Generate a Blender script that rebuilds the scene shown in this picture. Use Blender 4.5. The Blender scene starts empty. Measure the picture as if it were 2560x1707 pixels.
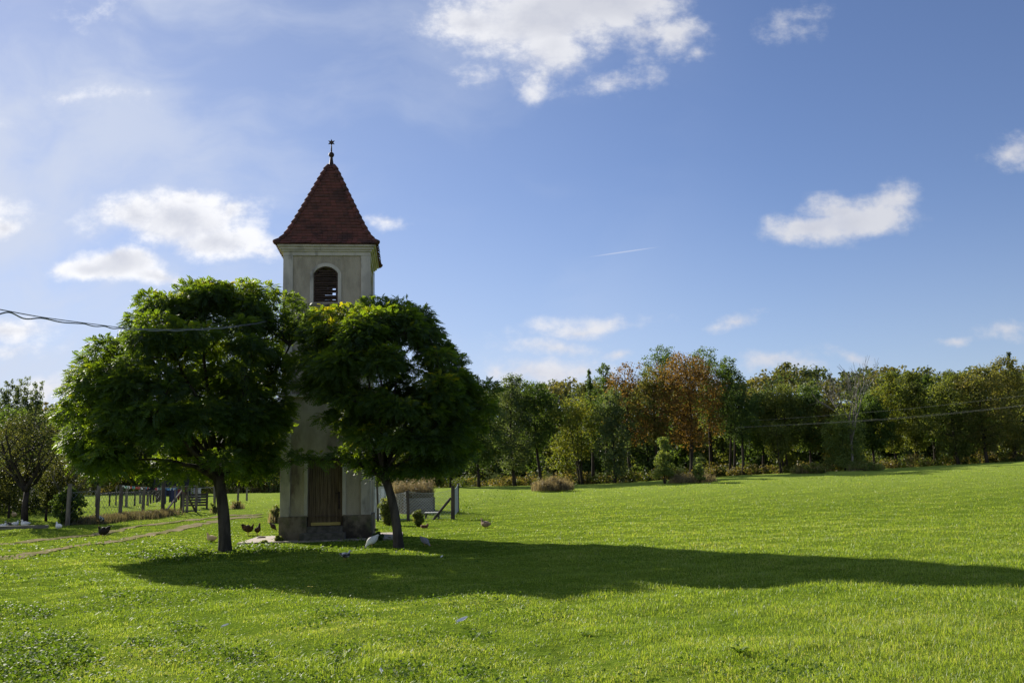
import bpy, math, random
import numpy as np
from mathutils import Vector, Matrix, Euler
R_ = math.radians
# ------------------------------------------------------------------ camera, sky, sun, exposure
sc = bpy.context.scene
COL = sc.collection
F, PITCH, ROLL, H0 = 2311.5, .15585, .02482, 1.616      # focal length in pixels of a 2560 wide frame
cam = bpy.data.cameras.new('camera'); co = bpy.data.objects.new('camera', cam); COL.objects.link(co)
cam.sensor_width = 36; cam.lens = 36 * F / 2560; cam.clip_end = 3000; cam.clip_start = .1
co.matrix_world = Matrix.Translation((0, 0, H0)) @ Matrix.Rotation(math.pi/2 + PITCH, 4, 'X') @ Matrix.Rotation(-ROLL, 4, 'Z')
sc.camera = co
SUN_EL, SUN_AZ = R_(26.9), R_(-38.5)                     # azimuth from +Y, negative towards -X
sun_dir = Vector((math.sin(SUN_AZ)*math.cos(SUN_EL), math.cos(SUN_AZ)*math.cos(SUN_EL), math.sin(SUN_EL)))
sl = bpy.data.lights.new('sun', 'SUN'); sl.energy = 4.9; sl.angle = R_(.5); sl.color = (1, .93, .82)
so = bpy.data.objects.new('sun', sl); COL.objects.link(so)
so.rotation_euler = sun_dir.to_track_quat('Z', 'Y').to_euler()
sc.view_settings.view_transform = 'Standard'; sc.view_settings.look = 'None'
EXPO = .92; sc.view_settings.exposure = EXPO; sc.view_settings.gamma = 1
SKY_STRENGTH = .058

def ray(dx, dy):                                         # direction of a point of the 2352 px wide view
    k = 2560/2352; a = dx*k-1280; b = 853.5-dy*k
    cr, sr, c, s = math.cos(ROLL), math.sin(ROLL), math.cos(PITCH), math.sin(PITCH)
    u = (cr*a+sr*b)/F; v = (-sr*a+cr*b)/F
    return np.array([u, c-s*v, s+c*v])
def PT(dx, dy, Y):
    d = ray(dx, dy); p = d*(Y/d[1]); p[2] += H0; return p
PXM = F*2352/2560                                        # view px per metre at one metre

# ------------------------------------------------------------------ sky with clouds (directions, at infinity)
world = bpy.data.worlds.new("World"); sc.world = world; world.use_nodes = True
nt = world.node_tree; nt.nodes.clear()
def nd(t, **kw):
    n = nt.nodes.new(t)
    for k, v in kw.items(): setattr(n, k, v)
    return n
def setin(n, i, v):
    if hasattr(v, 'is_output') or isinstance(v, bpy.types.NodeSocket): nt.links.new(v, n.inputs[i])
    else: n.inputs[i].default_value = v
def M(op, a, b=None, c=None, clamp=False):
    n = nd('ShaderNodeMath', operation=op, use_clamp=clamp); setin(n, 0, a)
    if b is not None: setin(n, 1, b)
    if c is not None: setin(n, 2, c)
    return n.outputs[0]
def smooth(x, lo, hi, a=0., b=1.):
    n = nd('ShaderNodeMapRange', interpolation_type='SMOOTHSTEP'); setin(n, 0, x)
    for i, v in ((1, lo), (2, hi), (3, a), (4, b)): n.inputs[i].default_value = v
    return n.outputs[0]
def mixc(f, a, b):
    n = nd('ShaderNodeMix', data_type='RGBA'); setin(n, 0, f); setin(n, 6, a); setin(n, 7, b); return n.outputs[2]
tc = nd('ShaderNodeTexCoord')
sky = nd('ShaderNodeTexSky', sky_type='NISHITA'); sky.sun_disc = False
sky.sun_elevation = SUN_EL; sky.sun_rotation = SUN_AZ; sky.altitude = 200; sky.air_density = 1.0; sky.dust_density = .08; sky.ozone_density = 3.5
sx = nd('ShaderNodeSeparateXYZ'); nt.links.new(tc.outputs['Generated'], sx.inputs[0])
yy = M('MAXIMUM', sx.outputs[1], .03)
uu = M('DIVIDE', sx.outputs[0], yy); vv = M('DIVIDE', sx.outputs[2], yy)
cx = nd('ShaderNodeCombineXYZ'); setin(cx, 0, uu); setin(cx, 1, vv)
def noise(vec, scale, detail, rough, off=0., sxy=(1, 1)):
    mp = nd('ShaderNodeMapping'); setin(mp, 0, vec); mp.inputs[1].default_value = (off, off*.7, off*.3); mp.inputs[3].default_value = (sxy[0], sxy[1], 1)
    n = nd('ShaderNodeTexNoise', noise_dimensions='2D'); nt.links.new(mp.outputs[0], n.inputs['Vector'])
    n.inputs['Scale'].default_value = scale; n.inputs['Detail'].default_value = detail; n.inputs['Roughness'].default_value = rough
    return n
def warp(vec, scale, amt, detail=3):
    n = noise(vec, scale, detail, .55, 3.1)
    s = nd('ShaderNodeVectorMath', operation='SUBTRACT'); nt.links.new(n.outputs['Color'], s.inputs[0]); s.inputs[1].default_value = (.5, .5, .5)
    m = nd('ShaderNodeVectorMath', operation='MULTIPLY'); nt.links.new(s.outputs[0], m.inputs[0]); m.inputs[1].default_value = (amt, amt*.8, 0)
    a = nd('ShaderNodeVectorMath', operation='ADD'); setin(a, 0, vec); nt.links.new(m.outputs[0], a.inputs[1]); return a.outputs[0]
wv = warp(warp(cx.outputs[0], 5, .05), 22, .022)
def blobs(lst, vec):
    acc = None
    for (px, py, rx, ry, rot, w) in lst:
        d = ray(px, py)
        mp = nd('ShaderNodeMapping', vector_type='TEXTURE'); setin(mp, 0, vec)
        mp.inputs[1].default_value = (d[0]/d[1], d[2]/d[1], 0); mp.inputs[2].default_value = (0, 0, R_(rot)+ROLL)
        mp.inputs[3].default_value = (rx*1.5/PXM, ry*1.5/PXM, 1)
        ln = nd('ShaderNodeVectorMath', operation='LENGTH'); nt.links.new(mp.outputs[0], ln.inputs[0])
        o = M('MULTIPLY_ADD', ln.outputs['Value'], -w, w)
        acc = o if acc is None else M('MAXIMUM', acc, o)
    return acc
CL = [(1110,45,120,55,0,.9),(1250,40,210,95,0,1.1),(1370,15,170,70,0,1),(1270,125,90,80,0,.8),(1245,185,26,60,-30,.55),(1480,70,75,55,20,.6),(1545,85,60,55,0,.65),
 (1590,128,34,34,0,.5),(1020,62,40,22,20,.5),(1405,193,85,26,3,.42),(1110,172,55,26,0,.3),
 (305,490,95,48,5,.95),(410,500,165,62,-4,1.1),(505,548,125,48,-8,1),(545,482,48,30,0,.7),(430,458,55,30,0,.8),(590,575,60,20,-6,.6),(200,520,60,30,0,.25),
 (215,622,90,26,6,.9),(270,615,95,36,0,1),(360,637,90,20,-6,.75),(150,632,50,14,0,.5),
 (1895,525,120,36,4,.9),(1985,512,115,44,6,.95),(2065,475,60,38,20,.55),(1950,492,85,40,0,.8),(1830,548,60,14,0,.5),
 (2335,345,75,30,5,.6),(1690,738,58,20,3,.6),(1345,750,100,20,3,.55),(1290,792,95,19,-4,.5),(1265,852,120,32,0,.65),(1345,845,50,28,0,.6),(1160,853,34,18,0,.5),(1420,812,26,14,0,.5),
 (1780,848,75,24,0,.5),(1960,818,50,14,-10,.4),(2330,760,75,18,-3,.4),(2210,785,24,9,0,.4),
 (30,757,95,24,-8,.7),(5,515,40,26,0,.8),(-10,468,60,26,-10,.4),(30,800,90,16,-5,.4),(1805,45,62,48,30,.32),(870,512,55,16,-10,.45),(120,898,70,34,5,.6),(235,20,60,30,0,.15),
 (160,215,45,22,0,.34),(275,200,60,34,0,.3),(-700,300,500,160,0,1),(-1500,500,500,160,0,1),(3000,300,300,100,0,1),(3600,600,400,60,0,1),(400,-700,500,200,10,1),(2300,-800,400,150,0,1)]
dens = blobs(CL, wv)
nz = noise(cx.outputs[0], 20, 10, .62, 1.7, (1, 1.35))
nz2 = noise(wv, 7, 5, .5, 8.2, (1, 1.6))
dn = M('MULTIPLY_ADD', M('SUBTRACT', nz.outputs['Fac'], .5), 1.3, M('MULTIPLY', dens, 1.28))
alpha = M('POWER', smooth(dn, -.05, .78), 1.25)
core = M('MULTIPLY', smooth(M('MULTIPLY_ADD', M('SUBTRACT', nz2.outputs['Fac'], .5), .9, dens), .38, .95), .55)
# thin high veil, thicker towards the sun
veil = noise(warp(cx.outputs[0], 2.2, .3), 3.2, 8, .55, 5.3, (.8, 1.4))
vgrad = smooth(uu, .34, -.62)
va = M('MULTIPLY', M('MULTIPLY_ADD', smooth(veil.outputs['Fac'], .38, .66), .58, .30), vgrad)
vlow = smooth(vv, .35, .02)                              # whiter low down
va2 = M('MULTIPLY', vlow, M('MULTIPLY_ADD', vgrad, .42, .22))
K = 1/(SKY_STRENGTH*2**EXPO)
bright = mixc(smooth(uu, .45, -.35), (.72*K, .73*K, .78*K, 1), (1.03*K, 1.03*K, 1.05*K, 1))
bright = mixc(smooth(nz.outputs['Fac'], .62, .34, 0, .45), bright, (.60*K, .63*K, .74*K, 1))
ccol = mixc(core, bright, (.56*K, .58*K, .66*K, 1))
low = smooth(vv, .22, .05)
ccol = mixc(M('MULTIPLY', low, .55), ccol, (.62*K, .62*K, .70*K, 1))
tint = nd('ShaderNodeMix', data_type='RGBA', blend_type='MULTIPLY'); tint.inputs[0].default_value = 1
nt.links.new(sky.outputs[0], tint.inputs[6]); tint.inputs[7].default_value = (1.02, .93, 1.03, 1)
c0 = mixc(va2, tint.outputs[2], (.58*K, .64*K, .74*K, 1))
c0 = mixc(va, c0, (.66*K, .72*K, .86*K, 1))
c1 = mixc(M('MULTIPLY', alpha, .92), c0, ccol)
trail = M('MULTIPLY', smooth(blobs([(1432, 579, 66, 1.5, 5.5, 1)], cx.outputs[0]), 0, .7), .36)
c1 = mixc(trail, c1, (.8*K, .82*K, .9*K, 1))
bg = nd('ShaderNodeBackground'); nt.links.new(c1, bg.inputs[0]); bg.inputs[1].default_value = SKY_STRENGTH
wo = nd('ShaderNodeOutputWorld'); nt.links.new(bg.outputs[0], wo.inputs[0])
world.cycles.sampling_method = 'MANUAL'; world.cycles.sample_map_resolution = 512
sc.cycles.max_bounces = 6; sc.cycles.diffuse_bounces = 3; sc.cycles.glossy_bounces = 2; sc.cycles.transmission_bounces = 4; sc.cycles.transparent_max_bounces = 6
sc.cycles.caustics_reflective = False; sc.cycles.caustics_refractive = False

# ------------------------------------------------------------------ helpers
def link(o): COL.objects.link(o); return o
def tag(o, label=None, cat=None, group=None, kind=None):
    if label: o['label'] = label
    if cat: o['category'] = cat
    if group: o['group'] = group
    if kind: o['kind'] = kind
    return o
def empty(name, loc, rz=0.):
    o = bpy.data.objects.new(name, None); o.location = loc; o.rotation_euler = (0, 0, rz); o.empty_display_size = .3; return link(o)
def npmesh(name, V, faces, mat, parent=None, attr=None, smooth_=False):
    me = bpy.data.meshes.new(name); V = np.asarray(V, np.float32)
    faces = [np.asarray(f, np.int32) for f in faces if len(f)]
    me.vertices.add(len(V)); me.vertices.foreach_set('co', V.ravel())
    loops = np.concatenate([f.ravel() for f in faces]); tot = np.concatenate([np.full(len(f), f.shape[1], np.int32) for f in faces])
    me.loops.add(len(loops)); me.loops.foreach_set('vertex_index', loops)
    me.polygons.add(len(tot)); me.polygons.foreach_set('loop_start', np.concatenate([[0], np.cumsum(tot)[:-1]]).astype(np.int32))
    try: me.polygons.foreach_set('loop_total', tot)
    except Exception: pass
    me.update(calc_edges=True)
    if attr is not None:
        a = me.attributes.new('v', 'FLOAT', 'POINT'); a.data.foreach_set('value', np.asarray(attr, np.float32))
    if smooth_: me.polygons.foreach_set('use_smooth', np.ones(len(tot), bool))
    if mat: me.materials.append(mat)
    o = link(bpy.data.objects.new(name, me))
    if parent: o.parent = parent
    return o
class MB:
    """collects boxes, tubes and lofts into one mesh"""
    def __init__(s): s.v = []; s.f = []; s.a = []; s.val = .5
    def add(s, vs, fs):
        b = len(s.v); s.v += [tuple(map(float, p)) for p in vs]; s.f += [[b+i for i in f] for f in fs]; s.a += [s.val]*len(vs)
    def box(s, x0, x1, y0, y1, z0, z1, mtx=None):
        vs = [Vector((x, y, z)) for z in (z0, z1) for y in (y0, y1) for x in (x0, x1)]
        if mtx is not None: vs = [mtx @ v for v in vs]
        s.add(vs, [(0,2,3,1),(4,5,7,6),(0,1,5,4),(2,6,7,3),(0,4,6,2),(1,3,7,5)])
    def beam(s, p, q, w, h=None):
        p, q = Vector(p), Vector(q); d = q-p; L = d.length; h = h or w
        m = Matrix.Translation(p) @ d.to_track_quat('Z', 'Y').to_matrix().to_4x4()
        s.box(-w/2, w/2, -h/2, h/2, 0, L, m)
    def tube(s, pts, rad, n=6, cap=True):
        pts = [Vector(p) for p in pts]; rings = []
        up = Vector((.31, .17, .93))
        for i, p in enumerate(pts):
            t = (pts[min(i+1, len(pts)-1)]-pts[max(i-1, 0)]).normalized()
            a = t.cross(up)
            if a.length < .05: a = t.cross(Vector((1, 0, 0)))
            a.normalize(); b = t.cross(a); r = rad[i] if hasattr(rad, '__len__') else rad
            rings.append([p+(a*math.cos(2*math.pi*k/n)+b*math.sin(2*math.pi*k/n))*r for k in range(n)])
        s._rings(rings, n, cap)
    def _rings(s, rings, n, cap):
        vs = [v for r in rings for v in r]; fs = []
        for i in range(len(rings)-1):
            for k in range(n): fs.append((i*n+k, i*n+(k+1) % n, (i+1)*n+(k+1) % n, (i+1)*n+k))
        if cap: fs.append(tuple(range(n))[::-1]); fs.append(tuple((len(rings)-1)*n+k for k in range(n)))
        s.add(vs, fs)
    def loft(s, prof, n=12):                             # (x, z, half width, half height) along a spine in the xz plane
        rings = []
        for i, (x, z, w, h) in enumerate(prof):
            a, b = prof[max(i-1, 0)], prof[min(i+1, len(prof)-1)]
            t = Vector((b[0]-a[0], 0, b[1]-a[1])).normalized(); u = Vector((-t.z, 0, t.x))
            rings.append([Vector((x, 0, z))+Vector((0, w, 0))*math.cos(2*math.pi*k/n)+u*h*math.sin(2*math.pi*k/n) for k in range(n)])
        s._rings(rings, n, True)
    def lathe(s, prof, n=12, c=(0, 0)):
        s._rings([[Vector((c[0]+r*math.cos(2*math.pi*k/n), c[1]+r*math.sin(2*math.pi*k/n), z)) for k in range(n)] for r, z in prof], n, True)
    def prism(s, poly, y0, y1):                          # polygon in xz, extruded along y
        n = len(poly); vs = [(x, y0, z) for x, z in poly]+[(x, y1, z) for x, z in poly]
        s.add(vs, [tuple(range(n)), tuple(range(2*n-1, n-1, -1))]+[(i, i+n, (i+1) % n+n, (i+1) % n) for i in range(n)])
    def build(s, name, mat, parent=None, smooth_=False, bevel=0):
        me = bpy.data.meshes.new(name); me.from_pydata(s.v, [], s.f); me.materials.append(mat)
        at = me.attributes.new('v', 'FLOAT', 'POINT'); at.data.foreach_set('value', s.a)
        if smooth_: me.polygons.foreach_set('use_smooth', [True]*len(me.polygons))
        o = link(bpy.data.objects.new(name, me))
        if bevel:
            b = o.modifiers.new('bevel', 'BEVEL'); b.width = bevel; b.segments = 2; b.limit_method = 'ANGLE'
        if parent: o.parent = parent
        return o

# ------------------------------------------------------------------ materials
def newmat(name):
    m = bpy.data.materials.new(name); m.use_nodes = True; t = m.node_tree; t.nodes.clear()
    return m, t, (lambda ty, **kw: _n(t, ty, kw)), t.links.new
def _n(t, ty, kw):
    n = t.nodes.new(ty)
    for k, v in kw.items(): setattr(n, k, v)
    return n
def c4(c): return (c[0], c[1], c[2], 1)
def mat(name, col, rough=.8, col2=None, scale=4., contrast=(.4, .6), stretch=(1, 1, 1), bump=0., bscale=40., spec=.3, metal=0., vcol=None, col3=None, s3=1.5, c3=(.55, .7)):
    """noise-mottled surface; vcol = second colour reached by the per-piece value"""
    m, t, N, L = newmat(name)
    tc = N('ShaderNodeTexCoord'); mp = N('ShaderNodeMapping'); mp.inputs[3].default_value = stretch; L(tc.outputs['Object'], mp.inputs[0])
    p = N('ShaderNodeBsdfPrincipled'); o = N('ShaderNodeOutputMaterial'); L(p.outputs[0], o.inputs[0])
    p.inputs['Roughness'].default_value = rough; p.inputs['Specular IOR Level'].default_value = spec; p.inputs['Metallic'].default_value = metal
    rgb = N('ShaderNodeRGB'); rgb.outputs[0].default_value = c4(col); cur = rgb.outputs[0]
    def mix(f, a, b):
        x = N('ShaderNodeMix', data_type='RGBA'); L(f, x.inputs[0]); L(a, x.inputs[6]); x.inputs[7].default_value = c4(b); return x.outputs[2]
    if vcol:
        a = N('ShaderNodeAttribute', attribute_name='v'); cur = mix(a.outputs['Fac'], cur, vcol)
    def nz(sc_, lo, hi, det=6):
        n = N('ShaderNodeTexNoise'); n.inputs['Scale'].default_value = sc_; n.inputs['Detail'].default_value = det; n.inputs['Roughness'].default_value = .62; L(mp.outputs[0], n.inputs['Vector'])
        r = N('ShaderNodeMapRange', interpolation_type='SMOOTHSTEP'); L(n.outputs['Fac'], r.inputs[0]); r.inputs[1].default_value = lo; r.inputs[2].default_value = hi; return r.outputs[0]
    if col2: cur = mix(nz(scale, *contrast), cur, col2)
    if col3: cur = mix(nz(s3, *c3), cur, col3)
    L(cur, p.inputs['Base Color'])
    if bump:
        n = N('ShaderNodeTexNoise'); n.inputs['Scale'].default_value = bscale; n.inputs['Detail'].default_value = 5; L(mp.outputs[0], n.inputs['Vector'])
        b = N('ShaderNodeBump'); b.inputs['Strength'].default_value = bump; b.inputs['Distance'].default_value = .02; L(n.outputs['Fac'], b.inputs['Height']); L(b.outputs[0], p.inputs['Normal'])
    return m
def leafmat(name, cols, trans=.42, tcol=(1.5, 1.35, .5), rough=.6, spec=.2, clump=0.0, cs=.6):
    """leaf blades: colour by a per-leaf value, with light coming through"""
    m, t, N, L = newmat(name)
    a = N('ShaderNodeAttribute', attribute_name='v'); rp = N('ShaderNodeValToRGB'); e = rp.color_ramp.elements
    while len(e) < len(cols): e.new(.5)
    for i, c in enumerate(cols): e[i].position = i/(len(cols)-1); e[i].color = c4(c)
    fac = a.outputs['Fac']
    if clump:
        g = N('ShaderNodeNewGeometry'); n = N('ShaderNodeTexNoise'); n.inputs['Scale'].default_value = cs; n.inputs['Detail'].default_value = 3; L(g.outputs['Position'], n.inputs['Vector'])
        k = N('ShaderNodeMath', operation='SUBTRACT'); L(n.outputs['Fac'], k.inputs[0]); k.inputs[1].default_value = .5
        q = N('ShaderNodeMath', operation='MULTIPLY_ADD', use_clamp=True); L(k.outputs[0], q.inputs[0]); q.inputs[1].default_value = clump; L(fac, q.inputs[2]); fac = q.outputs[0]
    L(fac, rp.inputs[0])
    p = N('ShaderNodeBsdfPrincipled'); L(rp.outputs[0], p.inputs['Base Color']); p.inputs['Roughness'].default_value = rough; p.inputs['Specular IOR Level'].default_value = spec
    x = N('ShaderNodeMix', data_type='RGBA', blend_type='MULTIPLY'); x.inputs[0].default_value = 1; L(rp.outputs[0], x.inputs[6]); x.inputs[7].default_value = c4(tcol)
    tr = N('ShaderNodeBsdfTranslucent'); L(x.outputs[2], tr.inputs[0])
    ms = N('ShaderNodeMixShader'); ms.inputs[0].default_value = trans; L(p.outputs[0], ms.inputs[1]); L(tr.outputs[0], ms.inputs[2])
    o = N('ShaderNodeOutputMaterial'); L(ms.outputs[0], o.inputs[0]); return m

# ------------------------------------------------------------------ terrain
def sstep(x, a, b):
    t = np.clip((np.asarray(x, float)-a)/(b-a), 0, 1); return t*t*(3-2*t)
EDGE = [(-900, 1150, 1.2), (600, 1132, 1.2), (1000, 1119.5, 1.2), (1400, 1110.5, 1), (1700, 1091.5, 1), (2000, 1078, 1), (2352, 1058, 1), (2900, 1030, 1)]
_ex = []; _ez = []
for a_, b_, _ in EDGE:
    p_ = PT(a_, b_, 86.); _ex.append(p_[0]); _ez.append(p_[2])
RIDGE = [(-900,930),(-100,938),(120,934),(400,930),(700,925),(1000,900),(1150,887),(1280,880),(1400,884),(1600,890),(1700,880),(1760,858),(1800,845),(1850,848),(1920,866),(1980,860),(2050,848),(2200,856),(2352,846),(2900,840)]
_rx = []; _rz = []
for a_, b_ in RIDGE:
    p_ = PT(a_, b_, 270.); _rx.append(p_[0]); _rz.append(p_[2]-9.5)
def wob(x, y):
    return .6*(.05*np.sin(x*.9+.7*np.sin(y*.5))*np.sin(y*.8+1.3)+.035*np.sin(x*2.3+y*1.1)+.025*np.sin(y*3.1-x*1.7+2)+.012*np.sin(x*6.1+y*4.3)+.010*np.sin(y*7.7-x*5.2))
def terrain(x, y):
    x = np.asarray(x, float); y = np.asarray(y, float)
    k = np.clip(y/86, .2, 1.6)
    z = np.interp(x/k, _ex, _ez)*sstep(y, 34, 88)
    z = z+(np.interp(x*270/np.clip(y, 60, 500), _rx, _rz)-np.interp(x/k, _ex, _ez))*sstep(y, 118, 272)
    flat = 1-np.exp(-(((x+6.6)/3.2)**4+((y-32.8)/3.2)**4))
    return z+wob(x, y)*flat*np.where(y < 110, 1, 0)
def GR(dx, dy):                                          # where a view ray meets the ground
    d = ray(dx, dy); ts = np.concatenate([np.arange(4, 60, .25), np.arange(60, 300, 1.)])/d[1]
    P = d[None, :]*ts[:, None]+np.array([0, 0, H0]); below = P[:, 2] < terrain(P[:, 0], P[:, 1])
    i = int(np.argmax(below)) if below.any() else len(ts)-1
    lo, hi = ts[max(i-1, 0)], ts[i]
    for _ in range(24):
        m = (lo+hi)/2; p = d*m+np.array([0, 0, H0])
        if p[2] < terrain(p[0], p[1]): hi = m
        else: lo = m
    p = d*hi+np.array([0, 0, H0]); return Vector((p[0], p[1], float(terrain(p[0], p[1]))))
def GZ(x, y): return Vector((x, y, float(terrain(x, y))))
def atY(dx, Y):                                          # ground point at a view column and a depth
    p = PT(dx, 1100, Y); return GZ(p[0], Y)
def hpx(P, dy0, dy1): return abs(dy0-dy1)/PXM*P[1]       # height of something from its pixels

xs = np.concatenate([np.arange(-420, -50, 10.), np.arange(-50, 50, .5), np.arange(50, 421, 10.)])
ys = np.concatenate([np.arange(-30, 5, 2.5), np.arange(5, 60, .4), np.arange(60, 120, 2.), np.arange(120, 520, 8.)])
gx, gy = np.meshgrid(xs, ys); gz = terrain(gx, gy)
nx, ny = len(xs), len(ys); ii = np.arange(nx*ny).reshape(ny, nx)
gq = np.stack([ii[:-1, :-1].ravel(), ii[:-1, 1:].ravel(), ii[1:, 1:].ravel(), ii[1:, :-1].ravel()], 1)
def groundmat():
    m, t, N, L = newmat('turf')
    g = N('ShaderNodeNewGeometry'); p = N('ShaderNodeBsdfPrincipled'); o = N('ShaderNodeOutputMaterial'); L(p.outputs[0], o.inputs[0])
    p.inputs['Roughness'].default_value = 1; p.inputs['Specular IOR Level'].default_value = 0
    def nz(sc_, det=6):
        n = N('ShaderNodeTexNoise'); n.inputs['Scale'].default_value = sc_; n.inputs['Detail'].default_value = det; n.inputs['Roughness'].default_value = .65; L(g.outputs['Position'], n.inputs['Vector']); return n.outputs['Fac']
    def ramp(f, lo, hi):
        r = N('ShaderNodeMapRange', interpolation_type='SMOOTHSTEP'); L(f, r.inputs[0]); r.inputs[1].default_value = lo; r.inputs[2].default_value = hi; return r.outputs[0]
    def mix(f, a, b):
        x = N('ShaderNodeMix', data_type='RGBA'); L(f, x.inputs[0])
        for i, c in ((6, a), (7, b)):
            if isinstance(c, tuple): x.inputs[i].default_value = c4(c)
            else: L(c, x.inputs[i])
        return x.outputs[2]
    c = mix(ramp(nz(.35), .4, .62), (.10, .155, .016), (.13, .18, .022))
    c = mix(ramp(nz(6, 9), .45, .7), c, (.06, .10, .01))
    c = mix(ramp(nz(.9, 4), .62, .75), c, (.15, .17, .035))
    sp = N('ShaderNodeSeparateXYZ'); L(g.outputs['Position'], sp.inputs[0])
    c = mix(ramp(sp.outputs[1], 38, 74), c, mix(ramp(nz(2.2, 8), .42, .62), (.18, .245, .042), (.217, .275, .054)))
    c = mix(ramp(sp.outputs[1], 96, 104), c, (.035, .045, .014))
    L(c, p.inputs['Base Color'])
    b = N('ShaderNodeBump'); b.inputs['Strength'].default_value = .8; b.inputs['Distance'].default_value = .06; L(nz(9, 8), b.inputs['Height']); L(b.outputs[0], p.inputs['Normal'])
    return m
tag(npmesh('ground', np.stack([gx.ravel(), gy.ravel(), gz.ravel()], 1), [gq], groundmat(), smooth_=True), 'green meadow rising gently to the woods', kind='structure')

# ------------------------------------------------------------------ dirt track: two ruts
RUT_A = [(-140,1262),(0,1252),(90,1240),(200,1230),(290,1214),(350,1205),(420,1196),(500,1187),(600,1180)]
RUT_B = [(-140,1305),(0,1284),(80,1270),(160,1256),(260,1243),(360,1226),(430,1211),(500,1195),(600,1186)]
def polyline(pts, n):
    P = np.array(pts, float); d = np.concatenate([[0], np.cumsum(np.linalg.norm(np.diff(P, axis=0), axis=1))]); s = np.linspace(0, d[-1], n)
    return np.stack([np.interp(s, d, P[:, i]) for i in range(P.shape[1])], 1)
rutA = polyline([GR(*p)[:2] for p in RUT_A], 220); rutB = polyline([GR(*p)[:2] for p in RUT_B], 220)
trk = empty('dirt_track', GR(260, 1235)); tag(trk, 'worn dirt track with two wheel ruts', kind='structure')
dirt = mat('dirt', (.26, .215, .135), 1, (.15, .145, .06), 1.4, (.4, .65), bump=.6, bscale=14, spec=0, col3=(.17, .18, .05), s3=1.1, c3=(.5, .68))
rng = np.random.default_rng(3)
for path, wd in ((rutA, .30), (rutB, .36)):
    tdir = np.gradient(path, axis=0); tdir /= np.linalg.norm(tdir, axis=1)[:, None]; nrm = np.stack([-tdir[:, 1], tdir[:, 0]], 1)
    s = np.arange(len(path)); V = []
    for k, e in enumerate(np.linspace(-1, 1, 7)):
        w = wd*e*(1+.25*np.sin(s*.13+k)+.2*np.sin(s*.37+2*k)+.25*rng.normal(0, .4, len(s))*(abs(e) > .9))
        q = path+nrm*w[:, None]; V.append(np.concatenate([q, terrain(q[:, 0], q[:, 1])[:, None]+.022], 1))
    V = np.stack(V, 1); n = len(path); ix = np.arange(n*7).reshape(n, 7)
    fq = np.stack([ix[:-1, :-1].ravel(), ix[1:, :-1].ravel(), ix[1:, 1:].ravel(), ix[:-1, 1:].ravel()], 1)
    o = npmesh('rut', V.reshape(-1, 3)-np.array(trk.location), [fq], dirt, trk, smooth_=True)

# ------------------------------------------------------------------ bell tower
TX, TY, TYAW = -6.393, 31.472, .11226
tc_ = Vector((TX-1.5*math.sin(TYAW), TY+1.5*math.cos(TYAW), 0))
tower = empty('bell_tower', tc_, TYAW)
tag(tower, 'whitewashed square bell tower with red tiled pointed roof between two round trees', 'bell tower')
plaster = mat('plaster', (.52, .47, .39), .9, (.38, .345, .29), 3, (.42, .66), (1, 1, .35), .35, 60, .15, col3=(.15, .135, .12), s3=2.0, c3=(.54, .72))
dash = mat('pebble_dash', (.42, .36, .265), .95, (.31, .265, .195), 2.2, (.4, .65), (1, 1, .4), .9, 42, .1, col3=(.15, .11, .09), s3=1.2, c3=(.56, .74))
plinm = mat('plinth_plaster', (.20, .165, .115), .95, (.055, .045, .035), 1.6, (.42, .6), (1, 1, .8), .5, 30, .1, col3=(.12, .12, .06), s3=3, c3=(.5, .7))
woodd = mat('door_wood', (.135, .092, .055), .8, (.06, .042, .027), 3, (.4, .65), (9, 1, .35), .3, 30, .2, vcol=(.185, .135, .085))
woodl = mat('louvre_wood', (.085, .055, .04), .8, (.04, .028, .022), 5, (.4, .6), (1, 6, 6), vcol=(.14, .09, .065))
tilem = mat('roof_tile', (.15, .056, .046), .85, (.06, .032, .03), 1.4, (.47, .66), spec=.2, vcol=(.095, .046, .037), col3=(.05, .045, .035), s3=9, c3=(.66, .75), bump=.3, bscale=30)
ironm = mat('dark_iron', (.06, .035, .028), .6, (.03, .02, .018), 8, metal=.3)
yellowm = mat('yellow_board', (.52, .40, .13), .7, (.42, .31, .09), 6, stretch=(1, 1, 8))
zincm = mat('zinc', (.45, .46, .47), .45, (.3, .31, .32), 5, metal=.6)
stonem = mat('step_stone', (.13, .115, .095), .95, (.07, .065, .05), 4, bump=.5, bscale=25)
def rotz(k): return Matrix.Rotation(k*math.pi/2, 4, 'Z')
def arch_pts(c, hw, zs, rise, n=12):                     # arch from left spring to right spring
    if rise <= 0: return [(c-hw, zs), (c+hw, zs)]
    Rr = (hw*hw+rise*rise)/(2*rise); cz = zs+rise-Rr; a0 = math.asin(hw/Rr)
    return [(c+Rr*math.sin(-a0+2*a0*i/n), cz+Rr*math.cos(-a0+2*a0*i/n)) for i in range(n+1)]
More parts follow.
